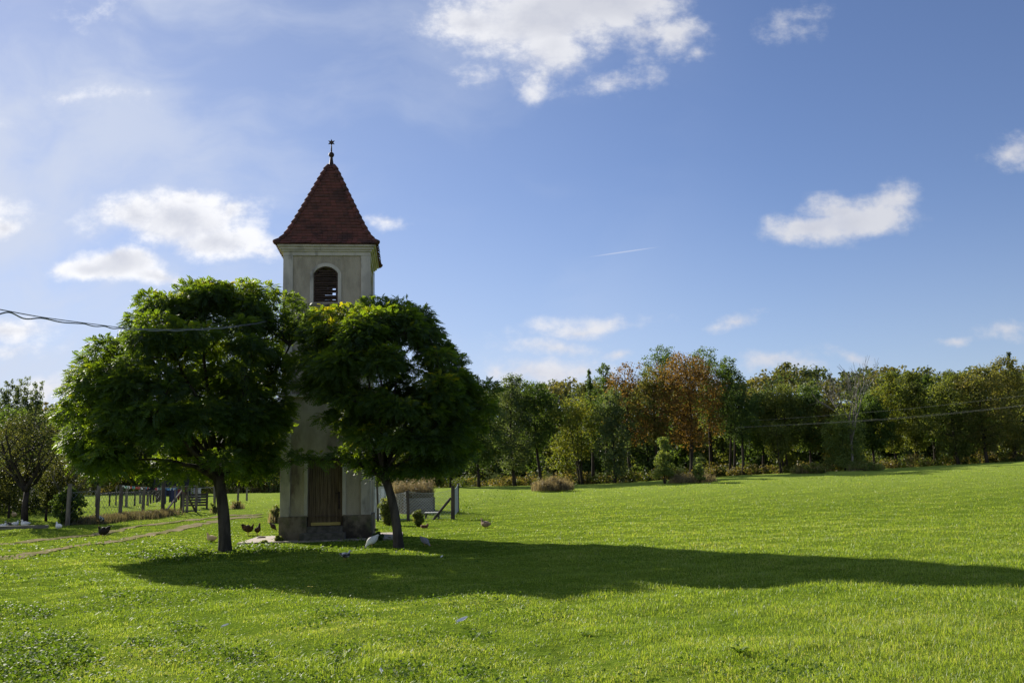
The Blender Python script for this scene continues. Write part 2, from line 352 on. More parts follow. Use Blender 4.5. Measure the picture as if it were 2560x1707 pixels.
def wall_hole(mb, k, x0, x1, z0, z1, y, th, c, hw, zb, zs, rise):
    """a wall facing -y (turned k quarter turns) with an arched opening and its reveal"""
    m = rotz(k); A = arch_pts(c, hw, zs, rise); T = lambda L_: [m @ Vector(p) for p in L_]
    def quad(a, b, c_, d): mb.add(T([(p[0], y, p[1]) for p in (a, b, c_, d)]), [(0, 1, 2, 3)]); mb.add(T([(p[0], y+th, p[1]) for p in (a, b, c_, d)]), [(3, 2, 1, 0)])
    quad((x0, z0), (c-hw, z0), (c-hw, z1), (x0, z1)); quad((c+hw, z0), (x1, z0), (x1, z1), (c+hw, z1))
    if zb > z0: quad((c-hw, z0), (c+hw, z0), (c+hw, zb), (c-hw, zb))
    for p, q in zip(A[:-1], A[1:]): quad(p, q, (q[0], z1), (p[0], z1))
    loop = [(c-hw, zb)]+A+[(c+hw, zb)]
    for p, q in zip(loop, loop[1:]+loop[:1]): mb.add(T([(p[0], y, p[1]), (q[0], y, q[1]), (q[0], y+th, q[1]), (p[0], y+th, p[1])]), [(0, 1, 2, 3)])
WC, WH, WB, WS, WR = -.045, .42, 8.11, 9.13, .25
DC, DH, DB, DT = -.02, .575, .48, 2.75
mb = MB()
wall_hole(mb, 0, -1.45, 1.45, .8, 4.86, -1.45, .3, DC, DH, .8, DT, 0)
for k in (1, 2, 3):
    m = rotz(k); mb.add([m @ Vector(p) for p in ((-1.45, -1.45, .8), (1.45, -1.45, .8), (1.45, -1.45, 4.86), (-1.45, -1.45, 4.86))], [(0, 1, 2, 3)])
for k in range(4): wall_hole(mb, k, -1.45, 1.45, 4.86, 9.95, -1.45, .3, WC, WH, WB, WS, WR)
mb.box(-1.2, 1.2, -1.2, 1.2, 7.5, 7.6); mb.box(-1.2, 1.2, -1.2, 1.2, 9.9, 9.94)
mb.build('wall', dash, tower)
for sx_ in (-1, 1):
    for sy_ in (-1, 1):
        mb = MB(); x0, x1 = sorted((sx_*1.17, sx_*1.5)); y0, y1 = sorted((sy_*1.17, sy_*1.5))
        mb.box(x0, x1, y0, y1, .82, 4.81); mb.box(x0, x1, y0, y1, 4.92, 9.76)
        mb.build('pilaster', plaster, tower, bevel=.008)
mb = MB(); mb.box(-1.503, 1.503, -1.503, 1.503, 9.762, 9.90); mb.build('frieze', plaster, tower, bevel=.006)
mb = MB()
for h0_, h1_, e in ((9.90, 9.965, 1.56), (9.965, 10.05, 1.62), (10.05, 10.125, 1.69)): mb.box(-e, e, -e, e, h0_, h1_)
mb.build('cornice', plaster, tower, bevel=.012)
mb = MB(); mb.box(-1.56, 1.56, -1.56, 1.56, 4.815, 4.915); mb.build('string_course', plaster, tower, bevel=.02)
mb = MB()
for (x0, x1, y0, y1) in ((-1.53, DC-DH-.02, -1.53, -1.2), (DC+DH+.02, 1.53, -1.53, -1.2), (-1.53, -1.2, -1.2, 1.53), (1.2, 1.53, -1.2, 1.53), (-1.2, 1.2, 1.2, 1.53)): mb.box(x0, x1, y0, y1, -.3, .822)
mb.box(-1.1, 1.1, -1.05, 1.1, -.3, .6)
mb.build('plinth', plinm, tower, bevel=.015)
# surround of the door, the door, its handle and the yellow board
mb = MB(); mb.box(DC-DH-.12, DC-DH, -1.485, -1.40, .84, DT+.12); mb.box(DC+DH, DC+DH+.12, -1.485, -1.40, .84, DT+.12); mb.box(DC-DH, DC+DH, -1.485, -1.40, DT, DT+.12)
mb.build('door_surround', plaster, tower, bevel=.006)
mb = MB(); rd = random.Random(5); npl = 9
for i in range(npl):
    w = 2*DH/npl; x = DC-DH+w*i; mb.val = rd.random(); mb.box(x+.004, x+w-.004, -1.33, -1.285, DB, DT)
mb.val = .1; mb.box(DC-DH, DC+DH, -1.28, -1.25, DB, DT)
door = mb.build('door', woodd, tower, bevel=.004)
mb = MB(); mb.box(.40, .475, -1.345, -1.331, 1.02, 1.60); mb.tube([(.437, -1.345, 1.55), (.437, -1.40, 1.55), (.30, -1.405, 1.545)], .012, 6); mb.build('handle', ironm, door)
mb = MB(); mb.box(-.49, .49, -1.36, -1.331, .50, .60); mb.build('threshold_board', yellowm, door, bevel=.003)
mb = MB(); mb.box(DC-DH-.018, DC+DH+.018, -1.54, -1.10, -.2, .475); mb.build('threshold', stonem, tower, bevel=.015)
mb = MB(); mb.box(-.80, .68, -2.0, -1.541, -.2, .27); mb.build('step', stonem, tower, bevel=.02)
# windows
def louvre(k, missing=()):
    fr = MB(); m = rotz(k); A = arch_pts(WC, WH, WS, WR); A2 = arch_pts(WC, WH-.05, WS, WR-.04)
    loop = [(WC-WH, WB)]+A+[(WC+WH, WB)]; l2 = [(WC-WH+.05, WB+.05)]+A2+[(WC+WH-.05, WB+.05)]
    n = len(loop)
    for i in range(n):
        j = (i+1) % n
        fr.add([m @ Vector((p[0], y, p[1])) for y in (-1.40, -1.34) for p in (loop[i], loop[j], l2[j], l2[i])], [(0, 1, 2, 3), (7, 6, 5, 4), (3, 2, 6, 7)])
    f = fr.build('louvre_window', woodl, tower)
    sl_ = MB(); r = random.Random(9+k); ns = 14
    for i in range(ns):
        z = WB+.06+i*(WS+WR-WB-.1)/ns
        hw = WH-.05
        if z > WS: hw = max(.05, (WH-.05)*math.sqrt(max(0, 1-((z+.05-WS)/(WR))**2)))
        mm = m @ Matrix.Translation((WC, -1.345, z+r.uniform(-.006, .006))) @ Matrix.Rotation(R_(38+r.uniform(-4, 4)), 4, 'X') @ Matrix.Rotation(R_(r.uniform(-.7, .7)), 4, 'Y')
        sl_.val = r.random()
        if i in missing: sl_.box(-hw, hw*(.62 if k == 0 else -.1), -.07, .07, -.007, .007, mm)
        else: sl_.box(-hw, hw, -.07, .07, -.007, .007, mm)
    sl_.build('slats', woodl, f)
    su = MB(); A3 = arch_pts(WC, WH+.12, WS, WR+.12)
    lo, li = [(WC-WH-.12, WB-.06)]+A3+[(WC+WH+.12, WB-.06)], [(WC-WH, WB-.06)]+A+[(WC+WH, WB-.06)]
    for i in range(len(lo)-1):
        vs = [(p[0], y, p[1]) for y in (-1.485, -1.449) for p in (lo[i], lo[i+1], li[i+1], li[i])]
        su.add([m @ Vector(v) for v in vs], [(0, 1, 2, 3), (0, 4, 5, 1), (2, 6, 7, 3)])
    su.build('window_surround', plaster, tower)
    si = MB(); si.box(WC-WH-.02, WC+WH+.06, -1.56, -1.448, WB-.20, WB-.062, m); si.build('window_sill', plinm, tower, bevel=.01)
louvre(0, (1, 3, 5)); louvre(1); louvre(2, (7, 9, 10, 12)); louvre(3)
# roof of flat tiles, laid course by course on a flared pyramid
PROF = [(1.765, 10.13), (1.60, 10.27), (1.43, 10.51), (1.22, 10.94), (.97, 11.51), (.62, 12.33), (.30, 13.09), (.09, 13.55)]
PW, PZ = np.array([p[0] for p in PROF]), np.array([p[1] for p in PROF])
PS = np.concatenate([[0], np.cumsum(np.hypot(np.diff(PW), np.diff(PZ)))])
V, Q, At = [], [], []; rng = np.random.default_rng(11)
nc = 27; ds = PS[-1]/nc
for k in range(4):
    ck, sk = math.cos(k*math.pi/2), math.sin(k*math.pi/2)
    for j in range(nc):
        s0, s1 = j*ds-(.02 if j == 0 else 0), min((j+1)*ds+.05, PS[-1])
        w0, z0, w1, z1 = np.interp(s0, PS, PW), np.interp(s0, PS, PZ), np.interp(s1, PS, PW), np.interp(s1, PS, PZ)
        ny_, nz_ = (z1-z0), (w0-w1); q = math.hypot(ny_, nz_); oy, oz = ny_/q, nz_/q   # outward normal in (out, up)
        tw = .175; n = int(2*w0/tw)+2; off = (j % 2)*tw/2
        for i in range(n):
            xa = -w0+i*tw-off; xb = xa+tw*.965
            l0, l1 = max(xa, -w0), min(xb, w0)
            if l1-l0 < .02: continue
            u0, u1 = max(xa, -w1), min(xb, w1)
            if u1 < u0: u0 = u1 = np.clip((l0+l1)/2, -w1, w1)
            lift = .046+rng.uniform(-.012, .014); val = np.clip(rng.normal(.45, .36), 0, 1); b = len(V)
            def P(x, w, z, d): y = -(w+oy*d); V.append((x*ck-y*sk, x*sk+y*ck, z+oz*d)); At.append(val)
            P(l0, w0, z0, lift); P(l1, w0, z0, lift+rng.uniform(-.004, .004)); P(u1, w1, z1, .008); P(u0, w1, z1, .008); P(l0, w0, z0, lift-.03); P(l1, w0, z0, lift-.03)
            Q += [(b, b+1, b+2, b+3), (b+4, b+5, b+1, b)]
roof = npmesh('roof', V, [Q], tilem, tower, At)
mb = MB(); core_ = [[Vector((sx_*(w-.02), sy_*(w-.02), z-.01)) for sx_, sy_ in ((-1, -1), (1, -1), (1, 1), (-1, 1))] for w, z in PROF]; mb._rings(core_, 4, True)
mb.build('roof_deck', tilem, tower)
for k in range(4):
    mb = MB(); a = k*math.pi/2+math.pi/4; nt_ = 15; r = random.Random(k)
    for j in range(nt_):
        s0, s1 = PS[-1]*j/nt_, PS[-1]*(j+1.15)/nt_; s1 = min(s1, PS[-1])
        def hp(s, d): w, z = np.interp(s, PS, PW), np.interp(s, PS, PZ); return Vector((w*math.sqrt(2)*math.cos(a)*1.0, w*math.sqrt(2)*math.sin(a), z+d))
        mb.val = r.random(); mb.tube([hp(s0, .035), hp(s1, .02)], [.10, .066], 8)
    mb.build('hip_tiles', tilem, tower, True)
mb = MB(); mb.lathe([(.17, 13.360), (.12, 13.530), (.085, 13.640), (.075, 13.700), (.065, 13.760), (.045, 13.960), (.045, 13.980)], 12)
fin = mb.build('finial', ironm, tower, True)
mb = MB(); mb.lathe([(.02, 13.895)]+[(.105*math.sin(t), 14.000-.105*math.cos(t)) for t in np.linspace(.25, 2.9, 10)]+[(.03, 14.120), (.022, 14.340), (.018, 14.380)], 14); mb.build('ball', ironm, fin, True)
mb = MB(); st = [((.135 if i % 2 == 0 else .062)*math.sin(i*math.pi/6), 14.480+(.135 if i % 2 == 0 else .062)*math.cos(i*math.pi/6)) for i in range(12)]; mb.prism(st, -.02, .02); mb.build('star', ironm, fin)
mb = MB(); mb.tube([(1.53, 1.25, 9.8), (1.53, 1.25, 1.2), (1.55, 1.1, 1.05), (1.56, 1.1, .1)], .012, 6); mb.build('lightning_cable', zincm, tower)
# paving round the tower
mb = MB(); mb.box(-2.75, 2.55, -2.25, 2.2, -.12, .05)
pv = mb.build('pavement', mat('concrete', (.34, .29, .23), .9, (.24, .20, .16), 2.5, bump=.4, bscale=30), None, bevel=.02); pv.location = tc_; pv.rotation_euler[2] = TYAW
tag(pv, 'thin concrete apron around the tower', kind='structure')
# ------------------------------------------------------------------ vegetation tools
def unit(a): return a/np.maximum(np.linalg.norm(a, axis=-1, keepdims=True), 1e-9)
def leafquads(P, nrm, L, W, rng):
    """rhombic leaves: position, facing, length and width"""
    n = len(P); r = rng.normal(size=(n, 3)); d = unit(r-nrm*(r*nrm).sum(1, keepdims=True)); s = np.cross(nrm, d)
    L = np.broadcast_to(np.asarray(L, float), (n,))[:, None]; W = np.broadcast_to(np.asarray(W, float), (n,))[:, None]
    V = np.stack([P-d*L*.5, P+s*W*.5+nrm*L*.06, P+d*L*.5-nrm*L*.08, P-s*W*.5+nrm*L*.06], 1).reshape(-1, 3)
    return V, np.arange(4*n).reshape(n, 4)
def fill_lobes(lobes, N, rng, shell=.5, up=.5, sq=.75):
    lobes = np.asarray(lobes, float); w = lobes[:, 3]**2; k = rng.choice(len(lobes), N, p=w/w.sum())
    d = unit(rng.normal(size=(N, 3))); rr = rng.random(N)**shell
    P = lobes[k, :3]+d*np.array([1, 1, sq])*(lobes[k, 3]*rr)[:, None]
    nrm = unit(d*.8+rng.normal(size=(N, 3))*.7+np.array([0, 0, up])); return P, nrm, k
def bez(p0, p1, p2, n):
    t = np.linspace(0, 1, n)[:, None]; return (1-t)**2*p0+2*t*(1-t)*p1+t*t*p2
bark = mat('bark', (.085, .07, .055), .95, (.04, .034, .028), 5, (.4, .6), (1, 1, .25), .9, 22, .1)
barkd = mat('dark_bark', (.05, .04, .032), .95, (.028, .023, .019), 4, (.4, .6), (1, 1, .3), spec=.1)
barkg = mat('pale_bark', (.22, .20, .17), .9, (.11, .10, .085), 4, (.4, .6), (1, 1, .3), spec=.1)
_pal = {}
def pal(key):
    if key in _pal: return _pal[key]
    P = {'green': [(.045,.08,.024),(.068,.115,.032),(.105,.155,.042)], 'dark': [(.05,.085,.034),(.07,.115,.04),(.10,.15,.05)],
         'grey': [(.06,.092,.045),(.088,.125,.06),(.12,.155,.08)], 'yellow': [(.075,.11,.026),(.12,.15,.032),(.20,.195,.04)],
         'olive': [(.07,.10,.03),(.11,.14,.04),(.16,.175,.055)], 'rust': [(.10,.062,.028),(.145,.09,.034),(.20,.135,.045)],
         'brown': [(.08,.10,.034),(.13,.14,.045),(.20,.17,.065)], 'straw': [(.14,.115,.062),(.215,.18,.105),(.30,.26,.17)],
         'orchard': [(.028,.04,.02),(.05,.062,.026),(.12,.125,.04)], 'bush': [(0.097,0.147,0.051),(0.166,0.216,0.066),(0.235,0.274,0.088)], 'fir': [(0.023,0.043,0.031),(0.039,0.069,0.043),(0.069,0.078,0.058)]}[key]
    _pal[key] = leafmat('leaves_'+key, P, .54, (1.25, 1.15, .8) if key in ('straw',) else (1.7, 1.55, .6), clump=.9, cs=.45); return _pal[key]
def tree(name, label, base, H, W, shape='round', palette='green', N=12000, leaf=.18, seed=0, cb=.23, tr=None, stems=1, lean=(0, 0), group=None, barkm=None, fork=0., nl=84, cat='tree', droop=0., crown_name='crown', trunk_name='trunk', br=1.):
    """one tree: tapered trunk with limbs and a crown of leaf lobes"""
    rng = np.random.default_rng(seed); root = empty(name, base); tag(root, label, cat, group)
    tr = tr or H*.014+.03; R = W/2; lob = []
    zc0, zc1 = H*cb, H
    for i in range(nl):
        t = (i+.5)/nl; az = i*2.39996+rng.uniform(-.5, .5)
        z = zc0+(zc1-zc0)*(t**.9)
        if shape == 'round': pr = math.sqrt(max(0, 1-(2*(t*.92+.02)-.95)**2))*(1+.22*math.sin(az*2+t*7+seed))
        elif shape == 'tall': pr = (min(1, .55+1.6*t))*math.sqrt(max(.02, 1-max(0, (t-.35)/.66)**2))*(1+.25*math.sin(az*2+t*9))
        elif shape == 'cone': pr = (1-t)*.95+.05
        elif shape == 'high': pr = math.sqrt(max(.0, 1-abs(2*t-1.05)**2.4))
        elif shape == 'column': pr = .8*math.sqrt(max(0, 1-max(0, (t-.75)/.28)**2))
        elif shape == 'vase': pr = (.3+.9*t)*math.sqrt(max(0, 1-max(0, (t-.6)/.45)**2))
        q = pr*R*rng.uniform(.45, .98)*(1 if i % 4 else .35)
        r = rng.uniform(.10, .21)*W*(.7 if t > .85 else 1)*(.55 if shape == 'cone' and t > .5 else 1)
        r = min(r, H*.16)
        lob.append((q*math.cos(az)+lean[0]*z, q*math.sin(az)*.9+lean[1]*z, z-(r*.6 if t > .75 else 0), r))
    lob = np.array(lob)
    # limbs
    mb = MB(); tops = []
    for s in range(stems):
        b = np.array([rng.normal(0, .25)*(stems > 1), rng.normal(0, .2)*(stems > 1), 0]); sp = rng.normal(0, .13, 2)*W*(stems > 1)
        top = np.array([b[0]+sp[0]+lean[0]*H*.85, b[1]+sp[1]+lean[1]*H*.85, H*(.86 if shape in ('cone', 'tall') else .72)])
        mid = (b+top)/2+np.array([rng.normal(0, .03)*H, rng.normal(0, .03)*H, 0]); pts = bez(b, mid, top, 9)
        if fork:
            fk = np.array([lean[0]*H*fork, 0, H*fork]); a_ = 6.283*s/stems+.6; top = np.array([.36*W*math.cos(a_), .3*W*math.sin(a_), H*rng.uniform(.72, .9)])
            pts = np.concatenate([np.linspace([0, 0, 0], fk, 3), bez(fk, fk+np.array([top[0]*.75, top[1]*.75, (top[2]-fk[2])*.35]), top, 7)[1:]]); pts[1:-1] += rng.normal(0, .05, (7, 3))
            if s: pts[:2] = pts[2]-np.array([0, 0, .02])
        rr = tr/(stems**.4 if not fork else 1)*(np.linspace(1, .22, 9) if not fork else np.array([1, .9, .8, .6, .5, .4, .3, .2, .12])); rr[0] *= 1.2; pts[0, 2] = -.25 if not (fork and s) else pts[0, 2]
        mb.tube(pts, rr, 7); tops.append((pts, rr))
    for j in rng.permutation(len(lob))[:int(24*br)]:
        pts, rr = tops[j % stems]; L = lob[j]; zt = np.clip((L[2]-.35*np.hypot(L[0]-pts[-1][0], L[1]-pts[-1][1])-pts[0][2])/(pts[-1][2]-pts[0][2]), .12, .97)
        k = zt*8; p0 = np.array([np.interp(k, range(9), pts[:, a]) for a in range(3)]); r0 = np.interp(k, range(9), rr)*.55
        mid = (p0+L[:3])/2+np.array([0, 0, .12*np.linalg.norm(L[:3]-p0)]); mb.tube(bez(p0, mid, L[:3], 5), np.linspace(r0, .012, 5), 5, False)
    mb.build(trunk_name, barkm or barkd, root, True)
    if N:
        P, nrm, k = fill_lobes(lob, N, rng, .55)
        if droop: P[:, 2] -= droop*rng.random(N)**1.5*(rng.random(N) < .7)
        V, Q = leafquads(P, nrm, leaf*rng.uniform(.7, 1.3, N), leaf*.68*rng.uniform(.7, 1.3, N), rng)
        v = np.clip(rng.normal(.45, .2, N)+rng.normal(0, .12, len(lob))[k], 0, 1)
        npmesh(crown_name, V, [Q], pal(palette), root, np.repeat(v, 4))
    return root

# ------------------------------------------------------------------ the two ball-headed locust trees
locust = leafmat('locust_leaves', [(.028,.052,.03),(.042,.074,.032),(.065,.105,.026),(.21,.19,.016)], .52, (4.9, 4.2, .45), .55, .3)
def pinnate(P, ax, nrm, L, rng, pairs=5):
    """feathered leaves: pairs of leaflets along a stalk"""
    n = len(P); s = unit(np.cross(nrm, ax)); nrm = np.cross(ax, s); Vs = []; L = L[:, None]
    for i in range(pairs):
        t = (i+.8)/(pairs+.3); c = P+ax*L*t-np.array([0, 0, .35])*L*t*t
        for sg in (-1, 1):
            d = unit(s*sg+ax*.35-nrm*.25+rng.normal(0, .10, (n, 3))); ll = L*.36*(1-.35*abs(2*t-1)); w = np.cross(d, nrm)*ll*.36
            Vs.append(np.stack([c, c+d*ll*.5+w, c+d*ll, c+d*ll*.5-w], 1))
    c = P+ax*L*.98-np.array([0, 0, .35])*L; d = unit(ax-nrm*.5); w = np.cross(d, nrm)*L*.1
    Vs.append(np.stack([c, c+d*L*.17+w, c+d*L*.34, c+d*L*.17-w], 1))
    V = np.stack(Vs, 1); return V.reshape(-1, 3), len(Vs)
def locust_tree(label, dx, dy, lean, prof, cxoff, extra, seed, nleaf, nlobe, gaps=(), yellow=None, zfork=2.15, trad=.175, rmul=1.):
    rng = np.random.default_rng(seed); base = GR(dx, dy); root = empty('round_locust_tree', base); tag(root, label, 'tree', 'round trees beside the tower')
    hs, rs, cxs = np.array(prof).T; lob = []
    i = 0
    while len(lob) < nlobe:
        i += 1; t = rng.random(); h = hs[0]+(hs[-1]-hs[0])*t; R = np.interp(h, hs, rs); cxo = np.interp(h, hs, cxs); az = i*2.39996+rng.uniform(-.4, .4)
        if rng.random() > (R+.6)/(rs.max()+.6): continue
        r = rng.uniform(.36, .60)*rmul; ins = 1 if rng.random() < .80 else rng.uniform(.3, .8)
        rad = max(0, (R-r*.75))*ins*rng.uniform(.93, 1.04); x, y = cxo+rad*math.cos(az), rad*math.sin(az)*1.14
        if any((x-gx_)**2/gr_**2+(h-gz_)**2/gr2_**2 < 1 and rng.random() < pr_ for gx_, gz_, gr_, gr2_, pr_ in gaps): continue
        lob.append((x, y, h-r*.3, r))
    for ex, ey, er, dY in extra:
        p = PT(ex, ey, base.y+dY); lob.append((p[0]-base.x, dY, p[2]-base.z, er/PXM*base.y))
    lob = np.array(lob)
    fork = np.array([lean*zfork, 0, zfork]); mb = MB()
    tp = bez(np.array([0, 0, -.2]), np.array([lean*.2, .03, zfork*.55]), fork, 14); rr = np.interp(np.linspace(0, 1, 14), [0, .08, .2, .8, 1], [trad*1.5, trad*1.18, trad, trad*.86, trad*.95]); mb.tube(tp, rr, 16)
    # main limbs to spread-out lobes, smaller branches to all the others
    far = [int(np.argmax(lob[:, 2]))]; dist = np.linalg.norm(lob[:, :3]-lob[far[0], :3], axis=1)
    while len(far) < 14: j = int(np.argmax(dist)); far.append(j); dist = np.minimum(dist, np.linalg.norm(lob[:, :3]-lob[j, :3], axis=1))
    limbs = []
    for j in far:
        e = lob[j, :3]; d = e-fork; mid = fork+d*.45+np.array([-d[0]*.12, -d[1]*.12, .14*np.hypot(d[0], d[1])+.1]); pts = bez(fork-np.array([0, 0, .12]), mid, e, 12)
        pts[1:-1] += rng.normal(0, .035, (10, 3)); mb.tube(pts, np.linspace(trad*.46, .014, 12), 8, False); limbs.append(pts)
    allp = np.concatenate([l[2:-2] for l in limbs])
    for j in range(len(lob)):
        if j in far: continue
        e = lob[j, :3]; c = np.linalg.norm(allp-e, axis=1)+.9*np.maximum(0, allp[:, 2]-e[2]); q = allp[int(np.argmin(c))]
        mid = (q+e)/2+np.array([0, 0, .1*np.linalg.norm(e-q)])+rng.normal(0, .04, 3); mb.tube(bez(q, mid, e, 6), np.linspace(.034, .008, 6), 5, False)
        for _ in range(3):
            e2 = e+unit(rng.normal(size=3)+np.array([0, 0, .3]))*lob[j, 3]*.8; mb.tube(bez(e-(e-q)*.15, (e+e2)/2+np.array([0, 0, .05]), e2, 4), [.011, .009, .007, .004], 4, False)
    mb.build('trunk', bark, root, True)
    k = rng.choice(len(lob), nleaf, p=lob[:, 3]**2/(lob[:, 3]**2).sum()); d = rng.normal(size=(nleaf, 3)); d[:, 2] = d[:, 2]*.75+.32; d = unit(d)
    P = lob[k, :3]+d*np.array([1.08, 1.08, .62])*(lob[k, 3]*(rng.random(nleaf)**.22))[:, None]
    ax = unit(d*np.array([1, 1, .35])+rng.normal(0, .45, (nleaf, 3))); nr = unit(np.array([0, 0, .75])+d*.8+rng.normal(0, .2, (nleaf, 3)))
    V, m = pinnate(P, ax, nr, rng.uniform(.15, .26, nleaf), rng)
    v = rng.normal(.34, .13, nleaf)+rng.normal(0, .07, len(lob))[k]+.12*(d[:, 2] > .5)+.05*(rng.random(len(lob)) < .2)[k]  # leaves atop each lobe painted yellower as if sunlit, besides some autumn tint
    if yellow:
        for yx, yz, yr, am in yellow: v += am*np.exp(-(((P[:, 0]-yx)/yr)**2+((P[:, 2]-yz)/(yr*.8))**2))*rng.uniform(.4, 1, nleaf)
    v = np.clip(v, 0, 1)
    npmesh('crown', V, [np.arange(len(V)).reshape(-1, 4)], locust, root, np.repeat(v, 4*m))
    return root
LTREE = locust_tree('larger round-headed tree with dense dark crown standing left of the tower', 517, 1267, -.12,
    [(2.35,2.0,-.9),(2.7,2.7,-1.25),(3.3,3.0,-1.45),(3.9,3.1,-1.5),(4.7,3.0,-1.35),(5.5,2.85,-1.2),(6.2,2.55,-.95),(6.8,2.1,-.75),(7.3,1.5,-.6),(7.75,.5,-.6)], -.82,
    [(690,722,34,.6),(650,692,36,.7),(600,672,38,.3),(690,760,34,.8),(645,762,40,.4),(560,668,36,-.3),(718,738,24,.7),(610,730,40,.2),(615,830,32,.3),(160,950,36,-.2),(175,1010,34,.2),(230,1050,40,-.4),(290,1075,30,.3),(440,665,34,0),(345,690,30,.3),(590,1040,40,.2),(560,1070,30,-.3),(610,1060,28,.4)], 21, 45000, 190)
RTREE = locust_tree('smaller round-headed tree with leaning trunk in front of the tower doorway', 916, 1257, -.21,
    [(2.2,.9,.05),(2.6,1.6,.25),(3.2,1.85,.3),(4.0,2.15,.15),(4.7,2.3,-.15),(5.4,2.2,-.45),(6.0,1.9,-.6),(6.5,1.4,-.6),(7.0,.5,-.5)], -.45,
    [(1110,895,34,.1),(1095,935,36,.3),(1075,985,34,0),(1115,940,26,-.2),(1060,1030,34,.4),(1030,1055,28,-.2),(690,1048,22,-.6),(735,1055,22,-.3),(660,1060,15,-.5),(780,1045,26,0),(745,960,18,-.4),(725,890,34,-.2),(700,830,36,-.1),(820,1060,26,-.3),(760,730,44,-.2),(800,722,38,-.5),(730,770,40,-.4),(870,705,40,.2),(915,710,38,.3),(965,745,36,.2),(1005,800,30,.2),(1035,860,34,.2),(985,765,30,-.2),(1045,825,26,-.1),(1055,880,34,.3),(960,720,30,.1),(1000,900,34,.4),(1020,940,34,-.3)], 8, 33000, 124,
    gaps=[(.75,5.0,.5,.6,.3)], yellow=[(-1.75,6.75,.6,.30),(-1.2,6.5,.5,.14),(-.8,6.1,.7,.08)], zfork=2.05, trad=.135, rmul=.95)

